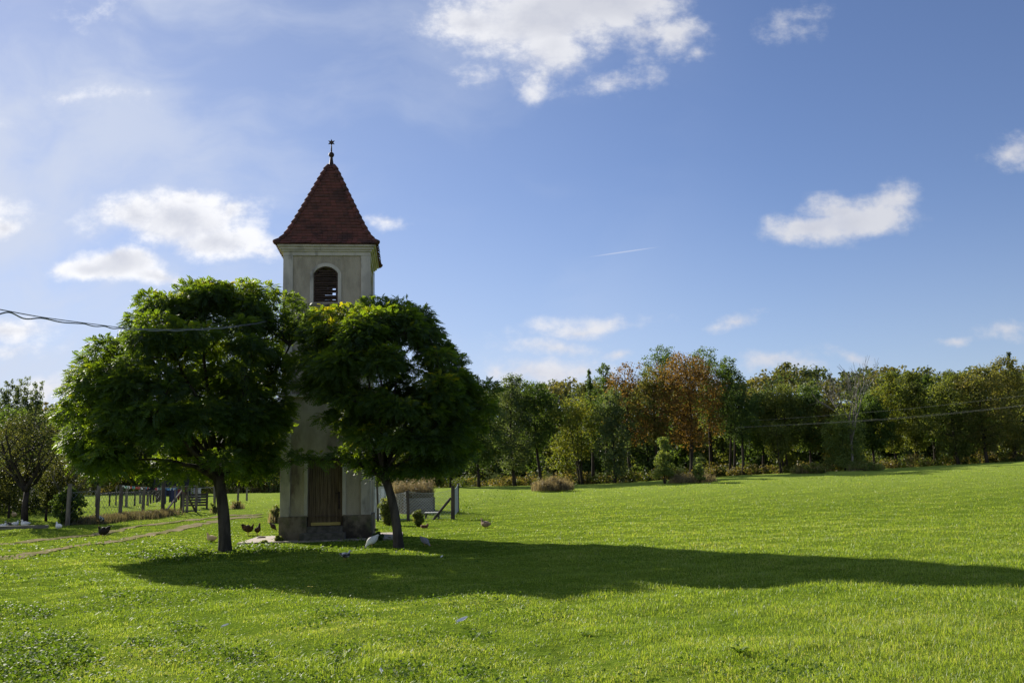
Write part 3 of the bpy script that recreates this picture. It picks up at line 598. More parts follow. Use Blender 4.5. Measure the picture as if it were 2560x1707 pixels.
# ------------------------------------------------------------------ trees at the far edge of the meadow
def far_tree(dx, dtop, dw, Y, name, label, **kw):
    base = atY(dx, Y); top = PT(dx, dtop, Y); H = top[2]-base.z; W = dw*1.12/PXM*Y
    kw.setdefault('seed', int(dx*7+dtop)); return tree(name, label, base, H, W, **kw)
G1 = 'trees along the far edge of the meadow'
FT = [
 (1035,955,110,84,'alder_tree','dark leafy tree hidden low behind the right crown of the leaning round tree',dict(shape='round',palette='dark',stems=2)),
 (1100,905,120,86,'alder_tree','dark bushy tree rising just right of the leaning round tree',dict(shape='tall',palette='dark')),
 (1183,857,112,87,'alder_tree','grey-green tree with a small raised tip, first tall crown right of the round trees',dict(shape='tall',palette='grey',cb=.14)),
 (1244,872,108,88,'alder_tree','dark green broad tree with leaning trunk behind the lone dry bush',dict(shape='round',palette='green',cb=.34,lean=(-.06,0))),
 (1335,905,125,87,'alder_tree','yellow-green tree on several slanting thin trunks behind the lone dry bush',dict(shape='vase',palette='yellow',cb=.3,stems=4,N=6000)),
 (1300,985,70,91,'maple_tree','low bright yellow autumn tree glowing between dark trunks',dict(shape='round',palette='yellow',cb=.1,N=3500)),
 (1362,846,55,93,'alder_tree','narrow pointed dark green tree left of the rust-coloured crowns',dict(shape='cone',palette='green',cb=.3,N=4500)),
 (1396,832,58,94,'alder_tree','slim dark green tree poking up beside the first rust-coloured crown',dict(shape='tall',palette='green',cb=.35,N=4500)),
 (1412,888,92,85,'willow_tree','pale silvery green willow reaching down to the meadow edge',dict(shape='column',palette='grey',cb=.10,N=8000,leaf=.2,droop=.5)),
 (1450,828,112,91,'oak_tree','rust-orange thin-topped tree directly behind the silvery willow',dict(shape='round',palette='rust',cb=.32,N=5200)),
 (1512,838,96,89,'oak_tree','brown-green tree between the two larger rust-coloured crowns',dict(shape='round',palette='brown',cb=.32,N=7000)),
 (1585,806,165,88,'oak_tree','biggest rust-brown tree with broad domed autumn crown',dict(shape='round',palette='rust',cb=.27,N=15000,stems=2,nl=120)),
 (1535,790,85,96,'alder_tree','green knobbly treetop rising behind the left shoulder of the biggest rust tree',dict(shape='high',palette='green',cb=.6,N=4000)),
 (1635,795,115,95,'alder_tree','tall deep green tree behind the right shoulder of the biggest rust tree',dict(shape='high',palette='green',cb=.42,N=8500)),
 (1684,818,74,90,'alder_tree','tall open-crowned dark tree on bare trunks at the right end of the rust group',dict(shape='high',palette='green',cb=.45,N=5500,stems=2)),
 (1708,878,84,88,'alder_tree','shorter dark tree with thin bare trunk under the open-crowned tall tree',dict(shape='high',palette='dark',cb=.35,N=5000)),
 (1752,900,110,92,'alder_tree','mid green tree standing in the gap right of the rust group',dict(shape='tall',palette='green',cb=.3)),
 (1808,880,128,90,'alder_tree','dull olive tree below the rounded hilltop',dict(shape='tall',palette='olive',cb=.28,stems=2)),
 (1866,882,104,91,'alder_tree','dark green tree between olive tree and leafless tree',dict(shape='round',palette='dark',cb=.28)),
 (1790,965,80,87,'hazel_tree','small slanting sapling tree in dry grass at the wood edge',dict(shape='vase',palette='olive',cb=.3,N=3200,stems=3)),
 (1915,905,80,90,'alder_tree','greenish brown tree just left of the leafless tree',dict(shape='tall',palette='brown',cb=.2,N=5000)),
 (1945,935,100,86,'ivy_tree','bushy tree draped in pale ivy below the leafless tree',dict(shape='column',palette='bush',cb=.05,N=8000,droop=.6)),
 (2012,905,90,89,'alder_tree','dull green tree just right of the leafless tree',dict(shape='tall',palette='green',cb=.28)),
 (2062,850,92,90,'poplar_tree','yellow-green pointed tree with golden top, tallest right of the leafless tree',dict(shape='tall',palette='yellow',cb=.18,N=8500)),
 (2108,850,90,91,'poplar_tree','olive pointed tree right beside the golden-topped one',dict(shape='tall',palette='olive',cb=.18)),
 (2152,858,80,93,'alder_tree','dark green tree in a dip between pointed trees and the broad right-hand tree',dict(shape='tall',palette='green',cb=.28)),
 (2205,846,120,86,'alder_tree','broad bright green tree whose foliage reaches almost to the grass',dict(shape='tall',palette='olive',cb=.12,N=10500)),
 (2272,836,130,85,'oak_tree','large green-gold tree with brownish leaves where the wires pass',dict(shape='tall',palette='brown',cb=.16,N=11500)),
 (2335,815,125,87,'oak_tree','tall brownish green tree at the right edge of the picture',dict(shape='tall',palette='brown',cb=.12,N=11000)),
 (2348,806,60,95,'fir_tree','dark conifer tip showing behind the last tree at the right edge',dict(shape='cone',palette='fir',cb=.2,N=6000)),
 (2420,812,130,88,'oak_tree','brown-green tree cut off by the right edge of the picture',dict(shape='tall',palette='olive',cb=.12,N=8000)),
]
for dx, dt, dw, Y, nm, lb, kw in FT: far_tree(dx, dt, dw, Y, nm, lb, group=G1, **kw)
# leafless tree: repeated forking
def bare_tree(dx, dtop, Y, label, seed=4):
    rng = np.random.default_rng(seed); base = atY(dx, Y); H = PT(dx, dtop, Y)[2]-base.z; root = empty('leafless_tree', base); tag(root, label, 'tree', G1); mb = MB()
    def grow(p, d, L, r, lev):
        q = p+d*L; m = (p+q)/2+rng.normal(0, .04, 3)*L; pts = bez(p, m, q, 4); r = max(r, .022); mb.tube(pts, np.linspace(r, r*.7, 4), 6 if lev < 2 else 4, False)
        if lev >= 6: return
        for _ in range(2 if lev else 4):
            nd_ = unit(d+rng.normal(0, .33, 3)+np.array([0, 0, .16])); grow(q, nd_, L*rng.uniform(.66, .86), r*.67, lev+1)
        if lev > 2: grow(m, unit(d+rng.normal(0, .5, 3)+np.array([0, 0, .1])), L*.6, r*.4, lev+2)
    grow(np.array([0, 0, -.2]), np.array([.02, 0, 1.]), H*.36, .24, 0); V = np.array(mb.v); k = H/V[:, 2].max(); mb.v = [tuple(v) for v in V*np.array([.78, .78, 1])*np.array([k, k, k])]
    mb.build('branches', barkg, root, True)
bare_tree(1962, 818, 85, 'leafless grey tree with fan of bare twigs standing above the wood')
# second rows: dim trees deep in the wood
rng = np.random.default_rng(77)
for i in range(34):
    dx = 985+i*43+rng.uniform(-12, 12); Y = rng.uniform(99, 116)
    b = atY(dx, Y); top = np.interp(dx, [980, 1180, 1400, 1700, 1760, 2000, 2400], [930, 915, 880, 880, 930, 890, 865])+rng.uniform(0, 40)
    far_tree(dx, top, rng.uniform(85, 125), Y, 'woodland_tree', 'dim leafy tree deep in the shade behind the front row of trees', shape='tall', palette=['dark', 'green', 'green', 'olive'][i % 4], N=3000, leaf=.36, cb=.12, seed=900+i, group='trees deep in the wood', br=.5, nl=34)
# left: orchard, birches and wood behind the fences
G2 = 'fruit trees behind the left fence'
def near_tree(dx, dy, dtop, dw, name, label, **kw):
    b = GR(dx, dy); return tree(name, label, b, hpx(b, dy, dtop), dw/PXM*b.y, **kw)
near_tree(57, 1204, 945, 190, 'fruit_tree', 'gnarled fruit tree with thin yellowing leaves and dark forked trunk at far left', shape='round', palette='orchard', N=6000, leaf=.10, cb=.40, tr=.17, stems=5, fork=.30, lean=(-.03, 0), seed=5, group=G2, nl=70, barkm=barkd, br=2.6)
near_tree(158, 1196, 1030, 130, 'fruit_tree', 'smaller fruit tree with bare grey twigs between the gnarled one and the round tree', shape='round', palette='orchard', N=4200, leaf=.10, cb=.34, tr=.10, stems=4, fork=.26, seed=6, group=G2, nl=50, barkm=barkg, br=2)
near_tree(-20, 1190, 985, 150, 'fruit_tree', 'fruit tree cut off by the left edge of the picture', shape='round', palette='orchard', N=6500, leaf=.11, cb=.2, tr=.12, seed=7, group=G2, nl=50, br=1.5)
near_tree(20, 1190, 1060, 90, 'young_fruit_tree', 'low dark-stemmed young tree left of the gnarled fruit tree', shape='round', palette='orchard', N=2600, leaf=.13, cb=.25, tr=.07, seed=8, group=G2)
near_tree(105, 1196, 1075, 80, 'young_fruit_tree', 'slanting young tree right of the gnarled fruit tree', shape='vase', palette='orchard', N=2200, leaf=.13, cb=.25, tr=.08, lean=(.12, 0), seed=9, group=G2)
near_tree(155, 1206, 1118, 66, 'elder_bush', 'dark green bush growing round the first fence post', shape='round', palette='green', N=4200, leaf=.12, cb=.02, tr=.04, stems=5, seed=10, cat='bush', trunk_name='stems', crown_name='foliage')
birch = mat('birch_bark', (.30, .29, .27), .85, (.06, .055, .05), 4, (.5, .6), (1, 1, 2.5))
for i, (dx, dt, dw, lb) in enumerate([(5, 868, 45, 'drooping birch at the very left edge of the picture'), (38, 862, 50, 'middle one of three drooping birches against the pale sky'), (72, 872, 48, 'right-hand one of three drooping birches against the pale sky')]):
    far_tree(dx, dt, dw, 98, 'birch_tree', lb, shape='column', palette='grey', cb=.42, N=3000, leaf=.2, barkm=birch, tr=.12, droop=1.5, seed=30+i, group='birches behind the orchard', nl=30)
LT = [(25,930,150,92,'green','dark tree filling the ground below the drooping birches'),(95,945,80,96,'dark','small dark tree right of the drooping birches'),(150,968,120,92,'green','green tree behind the smaller fruit tree'),
 (225,985,120,90,'olive','olive tree seen under the left side of the large round tree'),(290,1000,120,93,'orchard','sparse tree behind the clothes line, its left half'),(350,1010,110,95,'dark','dark tree behind the clothes line, its right half'),
 (430,1005,120,93,'green','green tree behind the wooden gate'),(500,1000,110,95,'olive','olive tree behind the trunk of the large round tree'),(560,1010,100,92,'orchard','thin-leaved tree right of the large round tree trunk'),
 (612,940,100,90,'straw','pale willow-like tree showing beside the left tower edge'),(650,930,110,94,'olive','olive tree mostly hidden behind the tower'),(560,930,120,104,'green','wood tree above the fence between round tree and tower'),(900,1010,130,92,'dark','dark brown-leaved tree above the dry reeds'),(965,1030,110,88,'olive','olive shrubby tree right of the dry reeds')]
for i, (dx, dt, dw, Y, p_, lb) in enumerate(LT):
    far_tree(dx, dt, dw, Y, 'broadleaf_tree', lb, shape='round', palette='olive' if p_ == 'straw' else p_, cb=.16, N=4600, leaf=.26, seed=60+i, group='trees behind the left field', stems=1+i % 2)
rng = np.random.default_rng(78)
for i in range(16):
    dx = -60+i*66+rng.uniform(-15, 15); Y = rng.uniform(103, 118)
    far_tree(dx, 962+rng.uniform(-12, 30), rng.uniform(100, 140), Y, 'woodland_tree', 'dim leafy tree deep in the shade behind the left field', shape='round', palette=['dark', 'green', 'olive'][i % 3], N=3000, leaf=.36, cb=.08, seed=950+i, group='trees deep in the left wood', br=.5, nl=34)
# far wooded hills: one mass
def far_wood():
    rng = np.random.default_rng(12); V = []; A = []
    for Y in (170, 190, 210, 228, 245, 258, 268, 276):
        step = 5.6; hw = .62*Y+20; n = int(2*hw/step)
        for i in range(n):
            x = -hw+i*step+rng.uniform(-2.4, 2.4); y = Y+rng.uniform(-7, 7); z = float(terrain(x, y)); h = rng.uniform(8, 11.5); r = rng.uniform(2.6, 4.2); tone = np.clip(rng.normal(.42, .22)+.2*(x > 62)*(x < 110)*(rng.random() < .6), 0, 1)
            con = rng.random() < .08
            nl = 9; lob = [(x+rng.normal(0, r*.45)*(1-(con*j/nl)), y+rng.normal(0, r*.45), z+h*(.35+.6*(j/nl))-(0 if con else r*.3*(j > 6)), r*rng.uniform(.4, .62)*(1-.6*con*j/nl)) for j in range(nl)]
            N = 260 if Y > 225 else 150
            P, nrm, k = fill_lobes(lob, N, rng, .4); v, q = leafquads(P, nrm, rng.uniform(.6, 1.1, N), rng.uniform(.45, .8, N), rng); V.append(v); A.append(np.repeat(np.clip(tone+rng.normal(0, .09, N), 0, 1), 4))
    V = np.concatenate(V); m = leafmat('far_leaves', [(.045,.078,.036),(.075,.11,.045),(.12,.13,.05),(.15,.135,.052)], .4)
    tag(npmesh('far_wood', V, [np.arange(len(V)).reshape(-1, 4)], m, None, np.concatenate(A)), 'wooded hills far behind the meadow', kind='stuff')
far_wood()
# undergrowth along and behind the wood edge
def thicket():
    rng = np.random.default_rng(15); V = []; A = []
    for i in range(190):
        dx = rng.uniform(-130, 135); Y = rng.uniform(55.5, 66); b = atY(dx, Y); top = rng.uniform(.8, 2.6)*(1 if dx < 150 else .5)
        N = 170; P, nrm, k = fill_lobes([(b.x+rng.normal(0, .5), b.y+rng.normal(0, .3), b.z+top*rng.uniform(.25, .9), rng.uniform(.3, .7)) for _ in range(4)], N, rng, .5)
        P[:, 2] = np.maximum(P[:, 2], b.z+.05); v, q = leafquads(P, nrm, rng.uniform(.09, .2, N), rng.uniform(.05, .12, N), rng); V.append(v); A.append(np.repeat(np.clip(rng.uniform(.0, .55)+rng.normal(0, .12, N), 0, 1), 4))
    V = np.concatenate(V); m = leafmat('thicket_leaves', [(.03,.045,.018),(.05,.075,.024),(.10,.115,.035),(.16,.11,.06)], .35)
    tag(npmesh('undergrowth', V, [np.arange(len(V)).reshape(-1, 4)], m, None, np.concatenate(A)), 'dark tangle of shrubs under the orchard', kind='stuff')
thicket()
def undergrowth():
    rng = np.random.default_rng(14); V = []; A = []
    for i in range(620):
        dx = rng.uniform(-60, 2420); left = dx < 980; Y = rng.uniform(86.5, 99) if rng.random() < .6 else rng.uniform(97, 125)
        b = atY(dx, Y); r = rng.uniform(.5, 1.3)*(1.25 if Y > 97 else 1); dry = rng.random() < (.4 if Y < 93 else .1)
        N = 150; P, nrm, k = fill_lobes([(b.x+rng.normal(0, .7), b.y, b.z+r*rng.uniform(.2, .75), r*rng.uniform(.5, .8)) for _ in range(3)], N, rng, .5)
        P[:, 2] = np.maximum(P[:, 2], b.z+.05); v, q = leafquads(P, nrm, rng.uniform(.14, .34, N), rng.uniform(.07, .2, N), rng); V.append(v); A.append(np.repeat(np.clip((.85 if dry else rng.uniform(.1, .6))+rng.normal(0, .1, N), 0, 1), 4))
    V = np.concatenate(V); m = leafmat('undergrowth_leaves', [(.04,.065,.018),(.075,.11,.024),(.12,.13,.03),(.19,.15,.08)], .4)
    tag(npmesh('undergrowth', V, [np.arange(len(V)).reshape(-1, 4)], m, None, np.concatenate(A)), 'shrubs and dry weeds at the foot of the wood', kind='stuff')
undergrowth()

# ------------------------------------------------------------------ bushes
def bush(name, label, dx, dy, dtop, dw, palette, N, leaf, seed, stalks=0, group=None, Y=None, shape='round', cat='bush'):
    """a bush of stems and leaves; stalks = upright dry stems as well"""
    rng = np.random.default_rng(seed); b = GR(dx, dy) if Y is None else atY(dx, Y); H = hpx(b, dy, dtop) if Y is None else PT(dx, dtop, Y)[2]-b.z; W = dw/PXM*b.y; root = empty(name, b); tag(root, label, cat, group)
    lob = []
    for i in range(26):
        az = rng.uniform(0, 6.28); q = math.sqrt(rng.random())*W*.40; top = H*(1-(q/(W*.5))**2*.7) if shape == 'round' else H*(1-q/(W*.5)*.75)
        if shape == 'cone': top = H
        if shape == 'fan': q = W*.45*rng.random(); top = H*rng.uniform(.6, 1)
        r = min(W*.22, H*.3)*rng.uniform(.6, 1); zz = rng.uniform(.12, 1)*max(top-r, .1)
        if shape == 'fan': q *= (zz/H)**.8
        if shape == 'cone': q *= max(.1, 1-zz/H)
        lob.append((q*math.cos(az), q*math.sin(az), zz, r))
    mb = MB()
    for L in lob[:16]: mb.tube(bez(np.array([rng.normal(0, .05), rng.normal(0, .05), -.1]), np.array([L[0]*.3, L[1]*.3, L[2]*.6]), np.array(L[:3]), 4), np.linspace(.022, .006, 4), 4, False)
    mb.build('stems', barkd, root, True)
    P, nrm, k = fill_lobes(lob, N, rng, .5); P[:, 2] = np.maximum(P[:, 2], .03); V, Q = leafquads(P, nrm, leaf*rng.uniform(.6, 1.4, N), leaf*.5*rng.uniform(.6, 1.4, N), rng)
    A = np.repeat(np.clip(rng.normal(.45, .25, N)+rng.normal(0, .15, len(lob))[k], 0, 1), 4)
    npmesh('foliage', V, [Q], pal(palette), root, A)
    if stalks:
        az = rng.uniform(0, 6.28, stalks); q = np.sqrt(rng.random(stalks))*W*.48; B = np.stack([q*np.cos(az), q*np.sin(az), np.zeros(stalks)], 1); h = H*(1.02-.5*(q/(W*.5))**2)*rng.uniform(.5, 1.05, stalks)
        blades(B, h, np.full(stalks, .022), rng, 'dry_stalks', pal('straw'), root, .35)
    return root
def blades(B, h, w, rng, name, m, parent=None, lean=.45, v=None, add=None):
    """upright tapering blades: a quad and a tip each"""
    n = len(B); az = rng.uniform(0, 6.283, n); s = np.stack([np.cos(az), np.sin(az), np.zeros(n)], 1)*w[:, None]/2
    a2 = rng.uniform(0, 6.283, n); ln = np.abs(rng.normal(0, lean, n))*h; d = np.stack([np.cos(a2)*ln, np.sin(a2)*ln, np.zeros(n)], 1); H_ = np.stack([np.zeros(n), np.zeros(n), h], 1)
    V = np.stack([B-s, B+s, B+s*.75+d*.3+H_*.55, B-s*.75+d*.3+H_*.55, B+d+H_*np.clip(1-.35*lean, .5, 1)], 1).reshape(-1, 3)
    i = np.arange(n)*5; Q = np.stack([i, i+1, i+2, i+3], 1); T = np.stack([i+3, i+2, i+4], 1)
    if v is None: v = np.clip(rng.normal(.45, .22, n), 0, 1)
    A = np.stack([v, v, v, v, v], 1).ravel()
    return npmesh(name, V, [Q, T], m, parent, A)
bush('dry_bush', 'lone dry straw-coloured bush out on the meadow', 1270, 1126, 1084, 102, 'straw', 3000, .13, 1, 1300)
bush('dry_bush', 'wide dry bush under the two small green trees at the wood edge', 1592, 1108, 1076, 116, 'straw', 3000, .13, 2, 1100)
bush('young_willow', 'pale green pointed young tree at the wood edge, left of the wide dry bush', 1526, 1098, 996, 66, 'bush', 5200, .15, 3, shape='cone', cat='tree', Y=74)
bush('young_willow', 'small light green sapling sticking out of the wide dry bush', 1606, 1096, 1046, 36, 'bush', 1500, .15, 4, shape='cone', cat='tree', Y=72)
bush('bramble', 'low pale bramble heap below the leafless tree', 1860, 1076, 1052, 90, 'olive', 2200, .16, 5, 250, Y=80)
bush('bramble', 'low grey-green bramble heap below the ivy-draped tree', 1990, 1072, 1046, 90, 'bush', 2400, .16, 6, 150, Y=80)
bush('juniper_bush', 'taller feathery bush just right of the tower, partly behind the leaning trunk', 892, 1206, 1135, 62, 'olive', 4200, .10, 7, shape='fan')
bush('juniper_bush', 'small feathery bush on a short stem right of the leaning trunk', 962, 1209, 1158, 44, 'olive', 2600, .09, 8, shape='fan')
bush('round_shrub', 'low round green shrub at the right front corner of the tower', 866, 1242, 1210, 28, 'green', 1500, .07, 9)
bush('leafy_plant', 'light green plant on the paving at the left front corner of the tower', 640, 1246, 1224, 20, 'bush', 700, .07, 10)
bush('leafy_plant', 'sprawling yellow-green plant beside the left end of the paving', 606, 1248, 1238, 20, 'bush', 500, .07, 11)
bush('tall_weed', 'dry tall weed leaning out behind the left edge of the tower', 632, 1200, 1152, 34, 'olive', 800, .12, 12, 120, shape='fan')
bush('dry_weed_clump', 'reddish dry weed clump right of the large round tree trunk', 545, 1168, 1145, 34, 'brown', 700, .12, 13, 200, shape='fan')
bush('dry_weed_clump', 'small green weed clump at the right end of the gate', 492, 1178, 1150, 24, 'bush', 600, .12, 14, 60, shape='fan')
# ------------------------------------------------------------------ grass, weeds
def inview_points(n, y0, y1, rng, power):
    """ground points in front of the camera, denser nearby"""
    u = rng.random(n); e = 1-power
    Y = (y0**e+(y1**e-y0**e)*u)**(1/e); X = (rng.random(n)*2-1)*(Y*.585+1.2); return X, Y
def patch(x, y, s, ph):
    return (np.sin(x*s+ph+1.7*np.sin(y*s*.63+ph))+np.sin(y*s*1.21-ph*2+1.3*np.sin(x*s*.81+1))+.6*np.sin((x+y)*s*2.3+ph))/2.6
grassm = leafmat('grass_blades', [(.085,.145,.020),(.165,.245,.034),(.235,.31,.048),(.38,.36,.19)], .5, (1.72, 1.6, .68), .45, .36, .5, .7)
def near_rut(X, Y):
    out = np.zeros(len(X))
    for path in (rutA, rutB):
        d = np.full(len(X), 9.)
        for p in path[::3]: d = np.minimum(d, np.hypot(X-p[0], Y-p[1]))
        out = np.maximum(out, 1-np.clip((d-.1)/.45, 0, 1))
    return out
def grass():
    rng = np.random.default_rng(31); n = 900000
    X, Y = inview_points(n, 6.5, 72, rng, 1.25)
    keep = ~((np.abs((X-tc_.x)*math.cos(TYAW)+(Y-tc_.y)*math.sin(TYAW)) < 2.75) & (np.abs((Y-tc_.y)*math.cos(TYAW)-(X-tc_.x)*math.sin(TYAW)+.02) < 2.2))
    keep &= rng.random(n) > near_rut(X, Y)*.62
    X, Y = X[keep], Y[keep]; n = len(X)
    long_ = sstep(X, -1.5, 4)*.55+sstep(patch(X, Y, 1.1, 2.), .1, .9)*.5
    h = rng.gamma(5, .0070, n)*(.75+long_)*(1+.38*patch(X, Y, 4.3, 1.)+.25*patch(X, Y, 9., 3.)); h = np.clip(h, .012, .13)
    w = np.maximum(.0045, Y*.00042)*rng.uniform(.7, 1.5, n)
    B = np.stack([X, Y, terrain(X, Y)-.008], 1)
    v = np.clip(rng.normal(.42, .18, n)+.13*patch(X, Y, .8, 4.)+.08*patch(X, Y, .23, .6)-.10*patch(X, Y, 4.3, 1.)+.07*patch(X, Y, 2.1, 5.)+(rng.random(n) < .025)*.5, 0, 1)
    o = blades(B, h, w, rng, 'grass', grassm, None, .75, v); tag(o, 'short green grass of the meadow', kind='stuff')
grass()
weedm = leafmat('weed_leaves', [(.055,.11,.018),(.09,.16,.024),(.13,.20,.035)], .45, (1.6, 1.45, .5), .6, .12)
def weeds():
    rng = np.random.default_rng(32); P = []; S = []
    # creeping broad-leaved patches: centre (view px), radius px x, radius px y, count
    for cx_, cy_, rx_, ry_, n in ((90,1490,150,62,5200),(30,1400,60,22,700),(90,1405,50,14,500),(260,1375,40,12,350),(420,1278,110,20,3800),(350,1275,60,10,1600),(600,1262,110,12,2600),(180,1525,70,20,900),(700,1262,60,9,900),
                                 (60,1545,110,30,1500),(330,1480,60,14,600),(420,1440,60,14,500),(560,1500,70,16,500),(760,1420,60,12,300),(780,1500,60,20,500),(930,1540,70,22,500),(1100,1460,60,14,300),(1090,1545,60,14,350),(1150,1175,70,12,900),(1060,1185,40,10,500),(480,1345,60,10,250)):
        for _ in range(int(n*.4)):
            a = rng.uniform(0, 6.283); q = math.sqrt(rng.random())*rng.uniform(.5, 1); dx, dy = cx_+rx_*q*math.cos(a), cy_+ry_*q*math.sin(a)
            d = ray(dx, dy); t = (0-H0)/d[2]; P.append((d[0]*t, d[1]*t)); S.append(rng.uniform(.016, .042))
    X, Y = inview_points(90000, 6.5, 36, rng, 1.4); m = (patch(X, Y, .9, 7)+.7*patch(X, Y, 2.7, 3)+rng.normal(0, .35, len(X)) > .1+1.3*sstep(X+.12*Y, -1, 5)); X, Y = X[m], Y[m]
    P = np.array(P); S = np.concatenate([S, rng.uniform(.015, .035, len(X))]); X, Y = np.concatenate([P[:, 0], X]), np.concatenate([P[:, 1], Y]); n = len(X)
    S = S*np.clip(Y/16, .8, 2); Z = terrain(X, Y)+rng.uniform(.01, .075, n)
    V, Q = leafquads(np.stack([X, Y, Z], 1), unit(rng.normal(0, .62, (n, 3))+np.array([0, 0, 1])), S*1.6, S*1.2, rng)
    tag(npmesh('weeds', V, [Q], weedm, None, np.repeat(rng.random(n), 4)), 'low broad-leaved weeds creeping through the grass', kind='stuff')
weeds()
# single broad rosettes in the lawn
def rosette(dx, dy, r, label, seed):
    rng = np.random.default_rng(seed); b = GR(dx, dy); n = 15; az = np.arange(n)*2.4; V = []; Q = []
    for i, a in enumerate(az):
        d = np.array([math.cos(a), math.sin(a), .55+.5*rng.random()]); d /= np.linalg.norm(d); s = np.cross(d, [0, 0, 1]); s /= np.linalg.norm(s); L = r*rng.uniform(.7, 1.2); k = len(V)
        L *= .55; V += [np.zeros(3), d*L*.55+s*L*.16, d*L-np.array([0, 0, L*.18]), d*L*.55-s*L*.16]; Q.append((k, k+1, k+2, k+3))
    o = npmesh('dock_plant', V, [Q], weedm, None, np.repeat(rng.random(n), 4)); o.location = b; tag(o, label, 'weed plant', 'weed rosettes in the lawn')
for i, (dx, dy, r, lb) in enumerate([(90,1408,.22,'dark leafy weed clump near the left edge in the lower lawn'),(190,1376,.16,'small weed clump on the lawn below the dirt track'),(185,1500,.24,'big leafy weed clump among creeping weeds, bottom left'),(345,1440,.15,'weed clump on the lawn left of the yellow flowers'),(430,1485,.18,'weed clump nearest the fallen white feather at bottom left'),(775,1530,.2,'weed clump near the bottom, below the tree shadow'),(830,1485,.14,'weed clump left of the white feather in the lawn centre'),(1700,1500,.2,'weed clump in the lower right lawn'),(1345,1460,.16,'weed clump right of the white feather in the lawn centre')]): rosette(dx, dy, r, lb, i)
yel = mat('yellow_petals', (.75, .55, .02), .6); stemm = mat('flower_stem', (.07, .12, .02), .7)
def flower(dx, dy, h, label, seed):
    r = random.Random(seed); b = GR(dx, dy); t = empty('yellow_flower', b); tag(t, label, 'flower', 'yellow flowers in the lawn'); mb = MB(); e = (r.uniform(-.05, .05), r.uniform(-.05, .05), h)
    mb.tube([(0, 0, -.02), (e[0]*.3, e[1]*.3, h*.5), e], .0035, 5); mb.build('stem', stemm, t)
    mb = MB()
    for k in range(10):
        a = k*.628; mb.add([Vector(e), Vector(e)+Vector((math.cos(a-.2)*.014, math.sin(a-.2)*.014, .006)), Vector(e)+Vector((math.cos(a)*.024, math.sin(a)*.024, .004)), Vector(e)+Vector((math.cos(a+.2)*.014, math.sin(a+.2)*.014, .006))], [(0, 1, 2, 3)])
    mb.build('flower_head', yel, t)
for i, (dx, dy, h, lb) in enumerate([(585,1372,.14,'yellow flower standing at the shadow edge below the left tree'),(713,1386,.24,'tallest yellow flower, at the shadow edge below the tower'),(707,1380,.20,'yellow flower close behind the tallest one'),(268,1388,.14,'yellow flower alone among the left lawn weeds'),(1068,1428,.06,'low yellow flower behind the white feather')]): flower(dx, dy, h, lb, i)
white = mat('white_feather', (.80, .78, .74), .7); 
def feather(dx, dy, L, rz, label):
    b = GR(dx, dy); mb = MB(); n = 8
    for sg in (-1, 1):
        for i in range(n):
            x0, x1 = -L/2+L*i/n, -L/2+L*(i+1)/n; w0, w1 = [.19*L*math.sin(math.pi*min(1, max(0, (x+L/2)/L*.96+.03)))**.6 for x in (x0, x1)]
            mb.add([(x0, 0, .012+.1*abs(x0)), (x1, 0, .012+.1*abs(x1)), (x1, sg*w1, .03+.1*abs(x1)), (x0, sg*w0, .03+.1*abs(x0))], [(0, 1, 2, 3)])
    mb.tube([(-L*.62, 0, .012), (L*.5, 0, .03)], .003, 5); o = mb.build('feather', white); o.location = b+Vector((0, 0, .055)); o.rotation_euler = (.45, -.3, rz); tag(o, label, 'feather', 'white feathers lying in the grass')
feather(1062, 1437, .15, .5, 'large white feather lying in the sunlit grass below the shadow'); feather(518, 1450, .09, .3, 'white feather lying in the lower left grass'); feather(1014, 1285, .10, 1.2, 'white feather lying in the tree shadow'); feather(872, 1640*.95, .07, 2, 'small white feather near the bottom edge')

